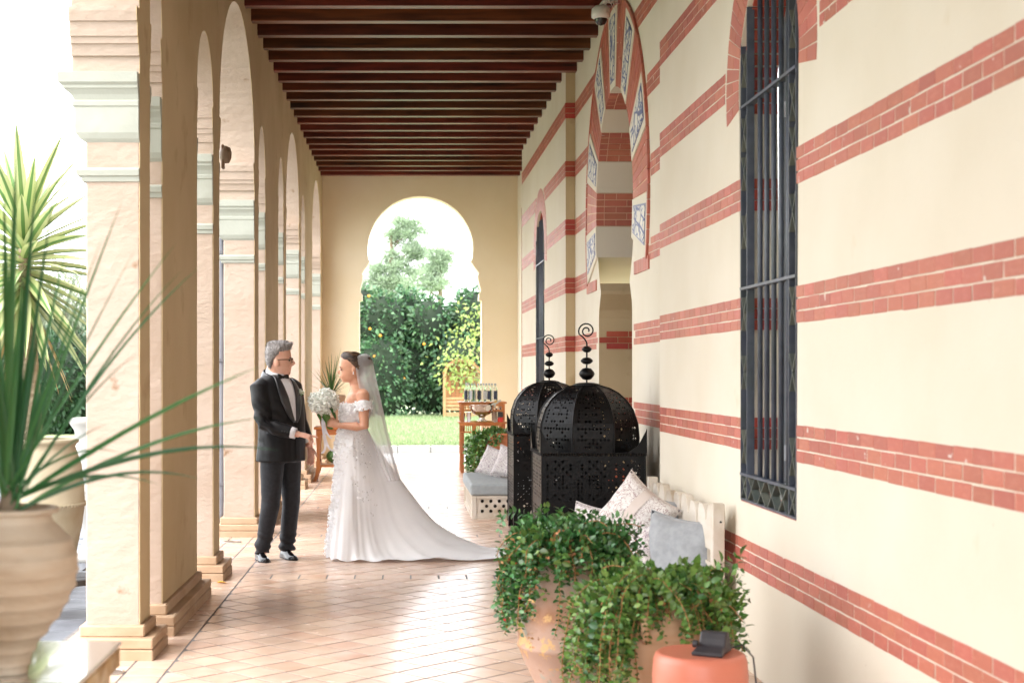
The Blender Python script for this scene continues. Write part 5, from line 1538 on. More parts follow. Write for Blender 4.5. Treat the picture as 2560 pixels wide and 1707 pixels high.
trailing(p2, 1.066, 5.95, J2, 60, hang2, .05, aloe_d, .39, .9, bias2, dens=.7, name='old_leaves')
trailing(p2, 1.09, 5.97, J2, 46, lambda a: .3, .05, ivy_m, .36, .9, lambda: R.uniform(-.9, 1.2), step=.03, name='ivy_leaves')
for (px, py, s_, cc) in ((1748, 1440, .07, 0), (1795, 1430, .06, 0), (1760, 1470, .05, 1)):
    c = at(px, py, 5.95)
    m_ = mat('blotched_leaf', C(92, 96, 52), C(214, 130, 40), 18, .5, ramp=(.5, .62)) if 'blotched_leaf' not in MATS else MATS['blotched_leaf']
    blade((c[0] - s_ / 2, c[1], c[2]), (1, -.2, .3), s_, s_ * .9, .25, 3, 5, m_, p2, 'old_leaf')
ivp = thing('trailing_ivy', 'green ivy tumbling from the terracotta planter by the bar table', 'plant')
JP = [(.2, 0), (.27, .3), (.285, .5), (.28, .6), (.26, .75)]
trailing(ivp, 1.31, 17.05, JP, 90, lambda a: .65 if math.cos(a - PI) > .2 else .1, .06, ivy_m, .5, .7, lambda: R.gauss(PI * .97, .42), step=.035)
trailing(ivp, 1.31, 17.05, JP, 14, lambda a: .02, .06, ivy_m, .36, .9, step=.035, name='top_leaves')
# ================================================================== PEOPLE
def remesh(mb, voxel, smooth=2, name='mesh', disp=None):
    me = mb.mesh('tmp', fix=True)
    tmp = bpy.data.scenes.new('tmp')                  # a scratch scene keeps the evaluation small
    o = bpy.data.objects.new('tmp', me); tmp.collection.objects.link(o)
    md = o.modifiers.new('r', 'REMESH'); md.mode = 'VOXEL'; md.voxel_size = voxel
    if smooth:
        ms = o.modifiers.new('s', 'SMOOTH'); ms.iterations = smooth; ms.factor = .5
    vl = tmp.view_layers[0]; vl.update(); dg = vl.depsgraph
    res = bpy.data.meshes.new_from_object(o.evaluated_get(dg))
    bpy.data.objects.remove(o); bpy.data.scenes.remove(tmp); res.name = name
    if disp:
        src = [(v.co.copy(), v.normal.copy()) for v in res.vertices]
        res.vertices.foreach_set('co', [x for c, nn in src for x in (c + nn * disp(c))])
        res.update()
    return res
def ering(c, ws, wf, th, z, n=24, p=2.3):
    """horizontal ring; th: turn of the forward axis from +X towards the camera (-Y)"""
    fx, fy = math.cos(th), -math.sin(th); lx, ly = math.sin(th), math.cos(th)
    out = []
    for k in range(n):
        a = 2 * PI * k / n; ca, sa = math.cos(a), math.sin(a)
        f = wf * math.copysign(abs(ca) ** (2 / p), ca); s = ws * math.copysign(abs(sa) ** (2 / p), sa)
        out.append((c[0] + f * fx + s * lx, c[1] + f * fy + s * ly, z))
    return out
def loft(mb, rows, th, n=24):                         # rows (z, cx, cy, ws, wf[, th])
    return mb.rings([ering((r[1], r[2]), r[3], r[4], r[5] if len(r) > 5 else th, r[0], n) for r in rows])
def hand(mb, w, d, nrm, thumb, curls, size=1.0, r=.0085, spread=.12):
    w, d, nrm = Vector(w), Vector(d).normalized(), Vector(nrm)
    nrm = (nrm - d * nrm.dot(d)).normalized(); s = d.cross(nrm) * (1 if Vector(thumb).dot(d.cross(nrm)) > 0 else -1)
    K = size
    rs = []
    for t, hw, ht in ((-.01, .024, .018), (.02, .03, .016), (.05, .038, .015), (.085, .040, .013), (.098, .036, .009)):
        c = w + d * t * K
        rs.append([c + s * hw * K * math.cos(2 * PI * q / 12) + nrm * ht * K * math.sin(2 * PI * q / 12) for q in range(12)])
    mb.rings(rs)
    for i, (off, ln) in enumerate(((.029, .072), (.0105, .08), (-.0105, .074), (-.029, .058))):
        p = w + d * (.088 - .004 * abs(i - 1)) * K + s * off * K
        dd = (d + s * spread * (1.5 - i) * .35).normalized(); pts = [p - dd * .012, p]; c = curls[i]
        for seg, fr in enumerate((.45, .32, .23)):
            ax = dd.cross(nrm).normalized()
            dd = (Matrix.Rotation(c * (.8 if seg == 0 else 1.1), 3, ax) @ dd).normalized()
            p = p + dd * ln * fr * K * 1.05; pts.append(p.copy())
        mb.tube(pts, [r * K, r * 1.05 * K, r * K, r * .92 * K, r * .7 * K], 8)
    p = w + d * .022 * K + s * .026 * K; dd = (d * .62 + s * .75 + nrm * .25).normalized(); pts = [p - dd * .01, p]
    for fr in (.035, .03, .024):
        p = p + dd * fr * K; pts.append(p.copy()); dd = (dd + d * .25 * (1 + curls[4]) + nrm * .35 * curls[4]).normalized()
    mb.tube(pts, [.012 * K, .0125 * K, .0105 * K, .0095 * K, .007 * K], 8)
def head(mb, rows, sgn, cy=0, n=22):
    rs = []
    for z, xb, xf, hw in rows:
        cx, ax = (xb + xf) / 2, (xf - xb) / 2
        ring = []
        for k in range(n):
            a = 2 * PI * k / n; ca, sa = math.cos(a), math.sin(a)
            face = ca * (1 if sgn > 0 else -1)
            y = hw * math.copysign(abs(sa) ** .9, sa) * (1 - .16 * max(0, face))
            ring.append((cx + abs(ax) * ca, cy + y, z))
        rs.append(ring)
    mb.rings(rs)
skin_m = mat('skin_fair', C(220, 170, 148), C(226, 180, 160), 20, .5, sss=.15, c3=C(212, 140, 120), c3scale=9, c3amt=.5)
skin_b = mat('skin_tan', C(202, 148, 120), C(210, 158, 130), 20, .42, sss=.15, c3=C(196, 134, 106), c3scale=6, c3amt=.4)
wool = mat('charcoal_wool', C(15, 15, 18), C(21, 21, 24), 40, .5, .15, 400, sheen=.03, spec=.25, bdist=.002)
satin = mat('black_satin', C(38, 39, 44), C(46, 47, 52), 6, .3, spec=.6)
black_cloth = mat('black_velvet', C(16, 16, 18), None, rough=.6)
shirt_m = mat('white_shirt', C(226, 226, 232), None, rough=.7)
patent = mat('patent_leather', C(14, 14, 16), None, rough=.16, spec=.4)
hair_g = mat('grey_hair', C(112, 108, 108), C(160, 156, 156), 60, .6, .6, 120, stretch=(1, 1, .3), c3=C(78, 74, 74), c3scale=14, c3amt=.7)
hair_d = mat('brown_hair', C(46, 32, 26), C(140, 108, 80), 26, .35, .4, 90, stretch=(.35, 1, 3.2), ramp=(.52, .75))

# ------------------------------------------------------------------ the man in the dinner suit
man = thing('person', 'man in a charcoal dinner suit, bow tie and glasses, pointing with one hand', 'person', (-.973, 11.62, 0))
TH = math.radians(40)
Fw = Vector((math.cos(TH), -math.sin(TH), 0)); Lf = Vector((math.sin(TH), math.cos(TH), 0))
b = MB()
HR = [(1.748, -.015, .045, .03), (1.735, -.055, .08, .052), (1.70, -.082, .102, .069), (1.66, -.09, .109, .075), (1.625, -.089, .114, .076), (1.605, -.086, .111, .076), (1.59, -.083, .105, .075),
      (1.57, -.078, .109, .073), (1.553, -.07, .110, .070), (1.543, -.066, .114, .068), (1.533, -.062, .111, .066), (1.523, -.056, .112, .063), (1.508, -.048, .107, .058), (1.492, -.03, .108, .05), (1.478, -.005, .098, .036), (1.47, .02, .08, .02)]
head(b, HR, 1)
b.tube([(.098, 0, 1.618), (.116, 0, 1.597), (.132, 0, 1.576), (.114, 0, 1.56)], [.009, .012, .0165, .014], 10)
for sg in (-1, 1):
    b.ell((.0, sg * .081, 1.577), .023, .010, .036, 10, 7, Matrix.Rotation(-.2, 3, 'Y'))
    b.ell((.004, sg * .086, 1.575), .012, .008, .022, 8, 6)
b.tube([(-.022, 0, 1.56), (-.025, 0, 1.5), (-.03, 0, 1.42)], [.064, .062, .075], 16)
# slim continuous body under the clothes
loft(b, [(1.46, -.025, 0, .08, .06), (1.42, -.02, 0, .16, .085), (1.32, 0, 0, .18, .11), (1.1, .02, 0, .17, .13), (.95, .02, 0, .17, .12), (.84, .02, 0, .16, .115)], TH)
RS, RE, RW = Vector((-.135, -.15, 1.385)), Vector((-.088, -.215, 1.085)), Vector((.175, -.265, 1.017))
LS, LE, LW = Vector((.115, .146, 1.385)), Vector((.165, .19, 1.10)), Vector((.25, .09, .915))
for S_, E_, W_ in ((RS, RE, RW), (LS, LE, LW)):
    b.tube([S_, (S_ + E_) / 2, E_, (E_ + W_) / 2, W_ + (W_ - E_).normalized() * .02], [.05, .045, .04, .036, .026], 12)
KN = [((-.03, -.075, .86), (-.045, -.105, .45), (-.115, -.10, .06)), ((.085, .075, .86), (.105, .055, .45), (.07, .06, .06))]
for h_, k_, a_ in KN: b.tube([h_, k_, a_], [.08, .055, .04], 12)
hand(b, RW + Vector((.012, 0, -.002)), (.95, -.05, -.22), (-.1, .35, -.93), (0, .8, .5), [.04, .75, .85, .85, .5])
hand(b, LW + Vector((.008, -.004, -.02)), (.12, -.1, -1), (-.6, -.75, 0), (.7, -.6, 0), [.28, .32, .36, .4, .3])
put('body', remesh(b, .006, 2, 'body'), skin_m, man, smooth=True)
# hair
hb = MB()
HH = [(1.758, -.02, .055, .03), (1.752, -.055, .085, .05), (1.73, -.082, .112, .066), (1.70, -.094, .114, .0755), (1.675, -.098, .1, .08), (1.65, -.099, .07, .0815), (1.62, -.098, .036, .082), (1.59, -.094, -.0, .081), (1.565, -.086, -.02, .076), (1.54, -.074, -.03, .066)]
head(hb, HH, 1)
for k in range(26):
    a = R.uniform(-1.2, 1.2); t = R.uniform(-.06, .1)
    hb.ell((t, .05 * math.sin(a), 1.742 - .25 * abs(t - .02) + .006 * R.random()), .026, .014, .014, 8, 6, Matrix.Rotation(R.uniform(-.6, .3), 3, 'Y'))
hobj = put('hair', remesh(hb, .006, 1, 'hair', lambda c: .004 * noise.noise(c * 60) + .003 * noise.noise(c * 120)), hair_g, man, smooth=True)
def strands(hm, n, dirf, L0, L1, w, m, parent, lift=.25, jit=.12):
    vs_ = [(v.co.copy(), v.normal.copy()) for v in hm.vertices]
    pk = [vs_[R.randrange(len(vs_))] for _ in range(n)]
    P = np.array([tuple(c) for c, _ in pk]); N_ = np.array([tuple(q) for _, q in pk])
    D = np.array([tuple(dirf(c)) for c, _ in pk]); D = unit(D - N_ * np.sum(D * N_, axis=1, keepdims=True)) + N_ * lift * rng.random((n, 1)) + rng.normal(size=(n, 3)) * jit
    V, Fq = leaves(P, D, rng.uniform(L0, L1, n), w, .1, N_)
    return tag(leaf_obj('hair_strands', V, Fq, m, parent), kind='stuff')
hair_s = mat('grey_strand', C(126, 122, 122), C(176, 172, 172), 80, .55, rnd=.35)
hair_t = mat('brown_strand', C(58, 40, 30), C(150, 116, 86), 30, .4, rnd=.45)
strands(hobj.data, 900, lambda c: Vector((-.6 if c.x < .02 else .5, c.y * 6, .5 - 3 * max(0, 1.7 - c.z) * 4)), .014, .034, .0035, hair_s, hobj, .3)
dark = mat('dark_eye', C(40, 30, 26), None, rough=.3); lip = mat('lip', C(186, 104, 92), None, rough=.5); browm = mat('brow', C(110, 96, 88), None, rough=.8)
for sg in (-1, 1):
    MB().ell((.099, sg * .033, 1.597), .008, .013, .006, 8, 6).build('eye', dark, man, smooth=True)
    MB().ell((.106, sg * .036, 1.617), .008, .02, .005, 8, 6).build('brow', browm, man, smooth=True)
MB().ell((.107, 0, 1.5335), .006, .022, .003, 10, 6).build('mouth', lip, man, smooth=True)
gl = MB()
for sg in (-1, 1):
    c = Vector((.121, sg * .033, 1.598))
    gl.tube([c + Vector((.0, .026 * math.cos(2 * PI * q / 14), .019 * math.sin(2 * PI * q / 14))) for q in range(15)], .0028, 5, cap=False)
    gl.tube([(.12, sg * .059, 1.603), (.1, sg * .075, 1.605), (.015, sg * .083, 1.602), (-.005, sg * .083, 1.59)], .0042, 6)
gl.tube([(.122, -.008, 1.602), (.124, 0, 1.605), (.122, .008, 1.602)], .0018, 5)
gl.build('glasses', mat('horn_frame', C(96, 70, 46), None, rough=.3), man, smooth=True)
# jacket
j = MB()
loft(j, [(.785, .028, -.005, .215, .165), (.85, .03, -.003, .215, .162), (.95, .034, 0, .207, .158), (1.05, .035, 0, .203, .160), (1.13, .03, 0, .208, .160), (1.22, .018, 0, .219, .153), (1.31, .004, 0, .222, .143), (1.38, -.008, 0, .212, .125), (1.42, -.016, 0, .19, .108), (1.45, -.024, 0, .145, .094), (1.472, -.03, 0, .10, .082), (1.48, -.032, 0, .075, .07)], TH, 32)
def sleeve(mb, S_, E_, W_, rw):
    S0 = S_ + (Vector((0, 0, 1.385)) - S_) * .25 + Vector((0, 0, .01))
    mb.tube([S0, S_ + Vector((0, 0, -.01)), S_.lerp(E_, .33), S_.lerp(E_, .68), E_, E_.lerp(W_, .3), E_.lerp(W_, .65), W_ - (W_ - E_).normalized() * .045], [.07, .078, .075, .068, .063, .06, .055, rw], 18)
sleeve(j, RS, RE, RW, .051); sleeve(j, LS, LE, LW, .05)
def jfold(c):
    d = 0
    de = (Vector(c) - RE).length
    if c.y < -.12: d += .016 * math.exp(-(de / .14) ** 2) * math.sin(70 * (c.z * .8 + c.x * .55) + 3 * noise.noise(Vector(c) * 9))
    d += .003 * noise.noise(Vector(c) * 9) + .0025 * noise.noise(Vector((c.x * 18, c.y * 18, c.z * 5)))
    return d
jm = remesh(j, .008, 3, 'jacket', jfold)
put('jacket', jm, wool, man, smooth=True)
bvh = BVHTree.FromPolygons([v.co.copy() for v in jm.vertices], [tuple(p.vertices) for p in jm.polygons])
def onfront(s, z, off, c=Vector((0.01, 0, 0))):
    o = Vector((c.x, c.y, z)) + Lf * s + Fw * .6
    h = bvh.ray_cast(o, -Fw)
    if h[0] is None: h = bvh.find_nearest(Vector((c.x, c.y, z)) + Lf * s + Fw * .1)
    return h[0] + Fw * off
def strip(name, edge0, edge1, z0, z1, m, off, nz=22, ns=5, thick=.004):
    mb = MB(); vs = []
    for i in range(nz + 1):
        t = i / nz; z = z0 + (z1 - z0) * t
        for q in range(ns + 1):
            s = edge0(t) + (edge1(t) - edge0(t)) * q / ns
            vs.append(onfront(s, z, off + (.002 if 0 < q < ns else 0)))
    mb.add(vs, [(i * (ns + 1) + q, i * (ns + 1) + q + 1, (i + 1) * (ns + 1) + q + 1, (i + 1) * (ns + 1) + q) for i in range(nz) for q in range(ns)])
    o = mb.build(name, m, man, smooth=True)
    sd = o.modifiers.new('s', 'SOLIDIFY'); sd.thickness = thick; sd.offset = 1
    return o
ve = lambda t: .006 + .062 * (t ** .85)                 # half width of the shirt opening, bottom to top
strip('shirt_front', lambda t: -ve(t), lambda t: ve(t), 1.115, 1.462, shirt_m, .004)
lap = lambda t: .004 + .074 * math.sin(PI * min(1, t * .9 + .02)) ** .75
for sg, nm in ((-1, 'lapel'), (1, 'lapel')):
    strip(nm, lambda t, sg=sg: sg * (ve(t) - .003), lambda t, sg=sg: sg * (ve(t) + lap(t)), 1.10, 1.478, satin, .009)
# back of the shawl collar and white shirt collar
rs = []
for dz, rr in ((-.035, .106), (.0, .094), (.018, .083), (.014, .079)):
    rs.append([(-.03 + rr * (f * Fw.x + s * Lf.x), rr * (f * Fw.y + s * Lf.y), 1.478 + dz - .03 * f) for f, s in [(math.cos(a_), math.sin(a_)) for a_ in [PI * .38 + PI * 1.24 * k / 20 for k in range(21)]]])
MB().rings(rs, False, False, closed=False).build('collar_roll', satin, man, smooth=True)
cr = []
for k in range(25):
    a = -PI + 2 * PI * k / 24; f = math.cos(a)
    cr.append((f, math.sin(a)))
rs = []
for dz, rr in ((-.03, .080), (.01, .0745), (.026, .0705), (.025, .065)):
    rs.append([(-.019 + rr * (f * Fw.x + s * Lf.x) + .012 * max(0, f), rr * (f * Fw.y + s * Lf.y), 1.487 + dz - .026 * f) for f, s in cr[:-1]])
MB().rings(rs, False, False).build('shirt_collar', shirt_m, man, smooth=True)
bt = MB(); bc = Vector((-.02, 0, 1.462)) + Fw * .092
bt.ell(bc, .013, .013, .013, 10, 7)
for sg in (-1, 1):
    ax = Lf * sg
    bt.rings([[bc + ax * t + Vector((0, 0, h * cz)) + Fw * (w * cf) for cz, cf in ((1, .3), (0, 1), (-1, .3), (-1, -.6), (0, -.8), (1, -.6))] for t, h, w in ((.006, .01, .008), (.028, .02, .013), (.05, .027, .012), (.062, .025, .008))])
bt.build('bow_tie', black_cloth, man, smooth=False)
def cuff(E_, W_, r):
    d = (W_ - E_).normalized(); c = W_ - d * .046
    MB().tube([c - d * .02, c, c + d * .038, c + d * .040], [r - .004, r - .001, r - .004, r - .009], 16, cap=False).build('cuff', shirt_m, man, smooth=True)
cuff(RE, RW, .047); cuff(LE, LW, .045)
for k in range(3):
    d = (RW - RE).normalized(); p = RW - d * (.075 + .022 * k) + Vector((0, -.052, -.006))
    MB().ell(p, .007, .004, .007, 8, 6).build('button', black_cloth, man, smooth=True)
# pocket flap and front edge of the jacket
MB().tube([onfront(.012, z, .004) for z in (1.10, 1.03, .95, .87, .80)], .003, 5).build('front_edge', wool, man)
# boutonniere
bo_c = onfront(.12, 1.335, .022)
wp = mat('white_petal', C(232, 234, 222), C(222, 226, 206), 30, .6, transl=.2)
n = 46; P = np.array([tuple(bo_c)] * n) + rng.normal(size=(n, 3)) * .008; D = rng.normal(size=(n, 3)) + np.array([Fw.x, Fw.y, .2])
V, Fq = leaves(P, D, rng.uniform(.016, .03, n), .018)
bou = leaf_obj('boutonniere', V, Fq, wp, man)
n = 16; P = np.array([tuple(bo_c)] * n) + rng.normal(size=(n, 3)) * .006; D = rng.normal(size=(n, 3)) + np.array([-.6, -.2, -.2])
V, Fq = leaves(P, D, rng.uniform(.03, .05, n), .014)
leaf_obj('boutonniere_leaf', V, Fq, aloe_d, bou)
# trousers
t_ = MB()
loft(t_, [(.90, .025, 0, .175, .125), (.84, .025, 0, .18, .128), (.78, .027, 0, .175, .122)], TH, 28)
for (h_, k_, a_) in KN:
    h_, k_, a_ = Vector(h_), Vector(k_), Vector(a_)
    t_.tube([h_, h_.lerp(k_, .3), h_.lerp(k_, .65), k_, k_.lerp(a_, .35), k_.lerp(a_, .7), a_ + Vector((.0, 0, .05)), a_ + Vector((.004, -.004, -.005))], [.098, .096, .085, .075, .070, .064, .062, .063], 20)
def tfold(c):
    low = math.exp(-((c.z - .09) / .1) ** 2)
    return .009 * low * math.sin(85 * c.z + 22 * c.x + 3 * noise.noise(Vector(c) * 8)) + .006 * math.exp(-((c.z - .47) / .12) ** 2) * noise.noise(Vector((c.x * 12, c.y * 12, c.z * 16))) + .004 * noise.noise(Vector((c.x * 14, c.y * 14, c.z * 3)))
put('trousers', remesh(t_, .009, 3, 'trousers', tfold), mat('charcoal_trousers', C(30, 31, 35), C(38, 39, 44), 40, .6, .15, 400, sheen=.05, spec=.25, bdist=.002), man, smooth=True)
for (hx, hy), (tx, ty) in (((-.155, -.035), (-.06, -.27)), ((.03, .10), (.155, -.13))):
    a = Vector((hx, hy, 0)); d = (Vector((tx, ty, 0)) - a); L_ = d.length; d.normalize(); s = Vector((-d.y, d.x, 0))
    sh = MB(); rs = []
    for t, w, h, z0 in ((0, .026, .055, .004), (.06, .034, .075, .002), (.2, .036, .085, .002), (.36, .036, .08, .01), (.5, .04, .062, .008), (.66, .046, .048, .004), (.82, .044, .040, .004), (.94, .032, .034, .006), (1.0, .014, .026, .008)):
        c = a + d * L_ * t
        rs.append([c + s * w * math.cos(q * PI / 7) * (1 if q <= 7 else 1) + Vector((0, 0, z0 + max(0, math.sin(q * PI / 7)) * h)) for q in range(0, 14)])
    sh.rings(rs)
    o = sh.build('shoe', patent, man, smooth=True); sb = o.modifiers.new('s', 'SUBSURF'); sb.levels = 1; sb.render_levels = 2
    so = MB()
    so.prism([(a + d * L_ * t + s * w * q) .to_2d() for q, lst in ((1, ((0, .02), (.1, .034), (.45, .036), (.66, .048), (.85, .044), (1.02, .012))), (-1, ((1.02, .012), (.85, .044), (.66, .048), (.45, .036), (.1, .034), (0, .02)))) for t, w in lst], lambda u, v, dd: (u, v, dd), 0.001, .009)
    so.build('sole', black_cloth, o)

# ------------------------------------------------------------------ the bride
bride = thing('person', 'bride in a white off-shoulder gown with long train and veil, holding flowers', 'person', (-.346, 11.78, 0))
BK = 1.012
bride.scale = (BK, BK, BK)
b = MB()
BR = [(1.642, -.075, -.01, .02), (1.632, -.105, .02, .042), (1.605, -.124, .042, .06), (1.57, -.131, .053, .067), (1.54, -.133, .056, .069), (1.525, -.131, .055, .069), (1.508, -.125, .053, .068),
      (1.49, -.127, .047, .066), (1.47, -.125, .04, .062), (1.458, -.127, .034, .058), (1.447, -.124, .03, .056), (1.437, -.124, .022, .053), (1.424, -.115, .01, .048), (1.412, -.113, -.01, .038), (1.403, -.098, -.03, .022)]
head(b, BR, -1)
b.tube([(-.122, 0, 1.522), (-.131, 0, 1.504), (-.142, 0, 1.484), (-.13, 0, 1.472)], [.005, .007, .010, .009], 10)
b.tube([(-.122, 0, 1.456), (-.13, 0, 1.449), (-.122, 0, 1.44)], [.006, .008, .007], 8)
for sg in (-1, 1): b.ell((-.012, sg * .069, 1.505), .015, .007, .026, 10, 7, Matrix.Rotation(.2, 3, 'Y'))
b.tube([(-.018, 0, 1.47), (-.008, 0, 1.42), (.008, 0, 1.35), (.012, 0, 1.3)], [.05, .046, .05, .07], 16)
BT = math.radians(186)
TOR = [(1.385, .006, 0, .05, .046), (1.36, .012, 0, .085, .056), (1.34, .018, 0, .13, .066), (1.315, .022, 0, .165, .078), (1.27, .016, 0, .172, .09), (1.22, .004, 0, .158, .106), (1.18, -.006, 0, .148, .113), (1.13, -.012, 0, .136, .104), (1.06, -.02, 0, .119, .092), (1.0, -.016, 0, .112, .088), (.92, -.01, 0, .11, .085), (.85, -.01, 0, .10, .08)]
loft(b, TOR, BT)
NS, NE, NW = Vector((.062, -.155, 1.305)), Vector((.075, -.205, 1.05)), Vector((-.125, -.175, 1.062))
FS, FE, FW_ = Vector((.0, .155, 1.305)), Vector((-.02, .2, 1.06)), Vector((-.14, .02, 1.085))
for S_, E_, W_ in ((NS, NE, NW), (FS, FE, FW_)):
    b.tube([S_ + Vector((0, S_.y * -.2, .0)), S_, S_.lerp(E_, .4), E_, E_.lerp(W_, .3), E_.lerp(W_, .75), W_], [.05, .053, .045, .037, .038, .028, .023], 14)
for sg in (-1, 1): b.tube([(-.01, sg * .05, .88), (0, sg * .06, .45), (.02, sg * .06, .05), (-.1, sg * .06, .03)], [.055, .05, .035, .03], 10)
hand(b, NW + Vector((-.008, 0, .002)), (-.9, .28, .22), (.1, .95, -.15), (0, .1, .9), [.75, .8, .85, .8, .6], .86)
hand(b, FW_ + Vector((-.008, -.004, 0)), (-.85, -.42, .1), (.1, -.9, -.1), (0, -.1, .9), [.7, .75, .8, .8, .5], .86)
put('body', remesh(b, .006, 2, 'body'), skin_b, bride, smooth=True)
# hair drawn back into a bun
hb = MB()
HB = [(1.65, -.08, .0, .03), (1.642, -.106, .028, .05), (1.618, -.124, .048, .066), (1.59, -.118, .059, .0725), (1.56, -.09, .064, .0745), (1.535, -.056, .066, .075), (1.505, -.022, .064, .073), (1.475, .01, .058, .062), (1.455, .025, .05, .045)]
head(hb, HB, -1)
hb.ell((.085, 0, 1.575), .045, .05, .05, 14, 9)
hobj = put('hair', remesh(hb, .006, 2, 'hair', lambda c: .0025 * noise.noise(Vector((c.x * 20, c.y * 60, c.z * 90)))), hair_d, bride, smooth=True)
strands(hobj.data, 700, lambda c: Vector((.09 - c.x, -c.y, 1.57 - c.z)), .02, .035, .003, hair_t, hobj, .02, .03)
for sg in (-1, 1):
    MB().ell((-.119, sg * .033, 1.505), .007, .014, .005, 8, 6).build('eye', dark, bride, smooth=True)
    MB().ell((-.124, sg * .034, 1.523), .007, .019, .004, 8, 6).build('brow', dark, bride, smooth=True)
    er = MB(); er.ell((-.016, sg * .077, 1.472), .006, .006, .006, 8, 6); er.ell((-.016, sg * .077, 1.484), .004, .004, .006, 8, 6)
    er.build('earring', mat('pearl', C(236, 234, 230), None, rough=.15) if 'pearl' not in MATS else MATS['pearl'], bride, smooth=True)
MB().ell((-.126, 0, 1.449), .006, .014, .004, 8, 6).build('mouth', mat('rose_lip', C(186, 92, 84), None, rough=.4), bride, smooth=True)
MB().tube([ering((.008, 0), .056, .056, 0, 1.365, 16)[k % 16][:2] + (1.365 + .018 * math.cos(2 * PI * k / 16),) for k in range(17)], .0015, 5, cap=False).build('necklace', MATS['pearl'], bride)
# gown
gown = mat('white_tulle', C(240, 241, 244), C(245, 246, 248), 5, .75, .1, 120, sheen=.3, transl=.12)
petal = mat('lace_petal', C(238, 238, 240), C(244, 244, 244), 30, .7, rnd=.03)
bd = MB()
loft(bd, [(z, cx, cy, ws * 1.035 + .003, wf * 1.04 + .003) for z, cx, cy, ws, wf in [(1.238, .008, 0, .163, .101)] + TOR[5:10]], BT, 32)
bod = bd.build('bodice', gown, bride, smooth=True)
def skirt_pt(phi, q, off=0.0):
    c, s = math.cos(phi), math.sin(phi)
    back = max(0.0, c); front = max(0.0, -c)
    r0x, r0y = .10, .128
    # hem outline
    R1 = 1 / math.sqrt((c / (1.80 if c > 0 else .215)) ** 2 + (s / .40) ** 2)
    r0 = 1 / math.sqrt((c / r0x) ** 2 + (s / r0y) ** 2)
    k = 1.0 + 2.45 * back ** .75 - .12 * front
    z = 1.03 * (1 - q) ** k
    hip = .045 * math.exp(-((q - .16) / .13) ** 2) * (1 - .5 * front)
    r = r0 + (R1 - r0) * (q ** (1.05 if c < .2 else 1.0)) + hip
    fold = (.042 * math.sin(9 * phi + 1.3 * math.sin(2 * phi)) + .026 * math.sin(19 * phi + 2 + 2 * math.sin(3 * phi)) + .012 * math.sin(37 * phi)) * q ** 1.3 * (r if r < .6 else .6)
    fold += .012 * noise.noise((r * 4, phi * 3, q * 2)) * q
    r += fold * (1.2 if c < .5 else .7) + off
    zf = .004 + .018 * (q ** 6) * (.5 + .5 * math.sin(13 * phi + 3 * r)) + (.02 * (.5 + .5 * noise.noise((r * 5, phi * 9, 3)))) * q * back + .035 * max(0, math.sin(23 * phi + 2.5 * noise.noise((r * 3, phi * 4, 7)))) ** 2 * q * (1 - .6 * q) * back ** 2
    return Vector((-.018 + r * c + .0 * q, r * s, z + zf + off * .4))
sk = MB(); NQ, NP = 60, 180; vs = []
for i in range(NQ + 1):
    for jx in range(NP):
        vs.append(skirt_pt(2 * PI * jx / NP, i / NQ))
sk.add(vs, [(i * NP + jx, i * NP + (jx + 1) % NP, (i + 1) * NP + (jx + 1) % NP, (i + 1) * NP + jx) for i in range(NQ) for jx in range(NP)])
sko = sk.build('skirt', gown, bride, smooth=True)
def petals(name, pts, nrms, size, parent, m=petal):
    n = len(pts); P = np.array([tuple(p) for p in pts]); N_ = np.array([tuple(q) for q in nrms])
    D = rng.normal(size=(n, 3)); D = unit(D - N_ * np.sum(D * N_, axis=1, keepdims=True) + N_ * rng.uniform(.25, .6, (n, 1)))
    V, Fq = leaves(P + N_ * .006, D, size * rng.uniform(.6, 1.2, n), size * .8, fold=.14, nrm=N_)
    return tag(leaf_obj(name, V, Fq, m, parent), kind='stuff')
pts, nr = [], []
while len(pts) < 1500:
    phi = R.uniform(PI * .55, PI * 1.75); q = R.random() ** 1.1
    w = max(0, math.cos(phi - PI * 1.12)) ** 1.2
    dens = w * (.95 if q > .02 else .5)
    if phi > PI * 1.36: dens = .9 * math.exp(-q * 5) if q < .42 else 0
    if R.random() > dens: continue
    p = skirt_pt(phi, q, .002); p2 = skirt_pt(phi + .02, q); p3 = skirt_pt(phi, min(1, q + .02))
    nn = (p2 - p).cross(p3 - p).normalized(); o_ = Vector((math.cos(phi), math.sin(phi), .1))
    if nn.dot(o_) < 0: nn = -nn
    for m_ in range(2): pts.append(p + Vector((R.gauss(0, .006), R.gauss(0, .006), R.gauss(0, .006)))); nr.append(nn)
petals('lace_flowers', pts, nr, .022, sko)
pts, nr = [], []
bmv = [v.co.copy() for v in bod.data.vertices]; bz = BVHTree.FromPolygons(bmv, [tuple(p.vertices) for p in bod.data.polygons])
while len(pts) < 700:
    a = R.uniform(0, 2 * PI); z = R.uniform(1.03, 1.25)
    o_ = Vector((math.cos(a) * .5, math.sin(a) * .5, z)); h = bz.ray_cast(o_, (Vector((0, 0, z)) - o_).normalized())
    if h[0] is None: continue
    pts.append(h[0]); nr.append((o_ - Vector((0, 0, z))).normalized())
petals('lace_flowers', pts, nr, .024, bod)
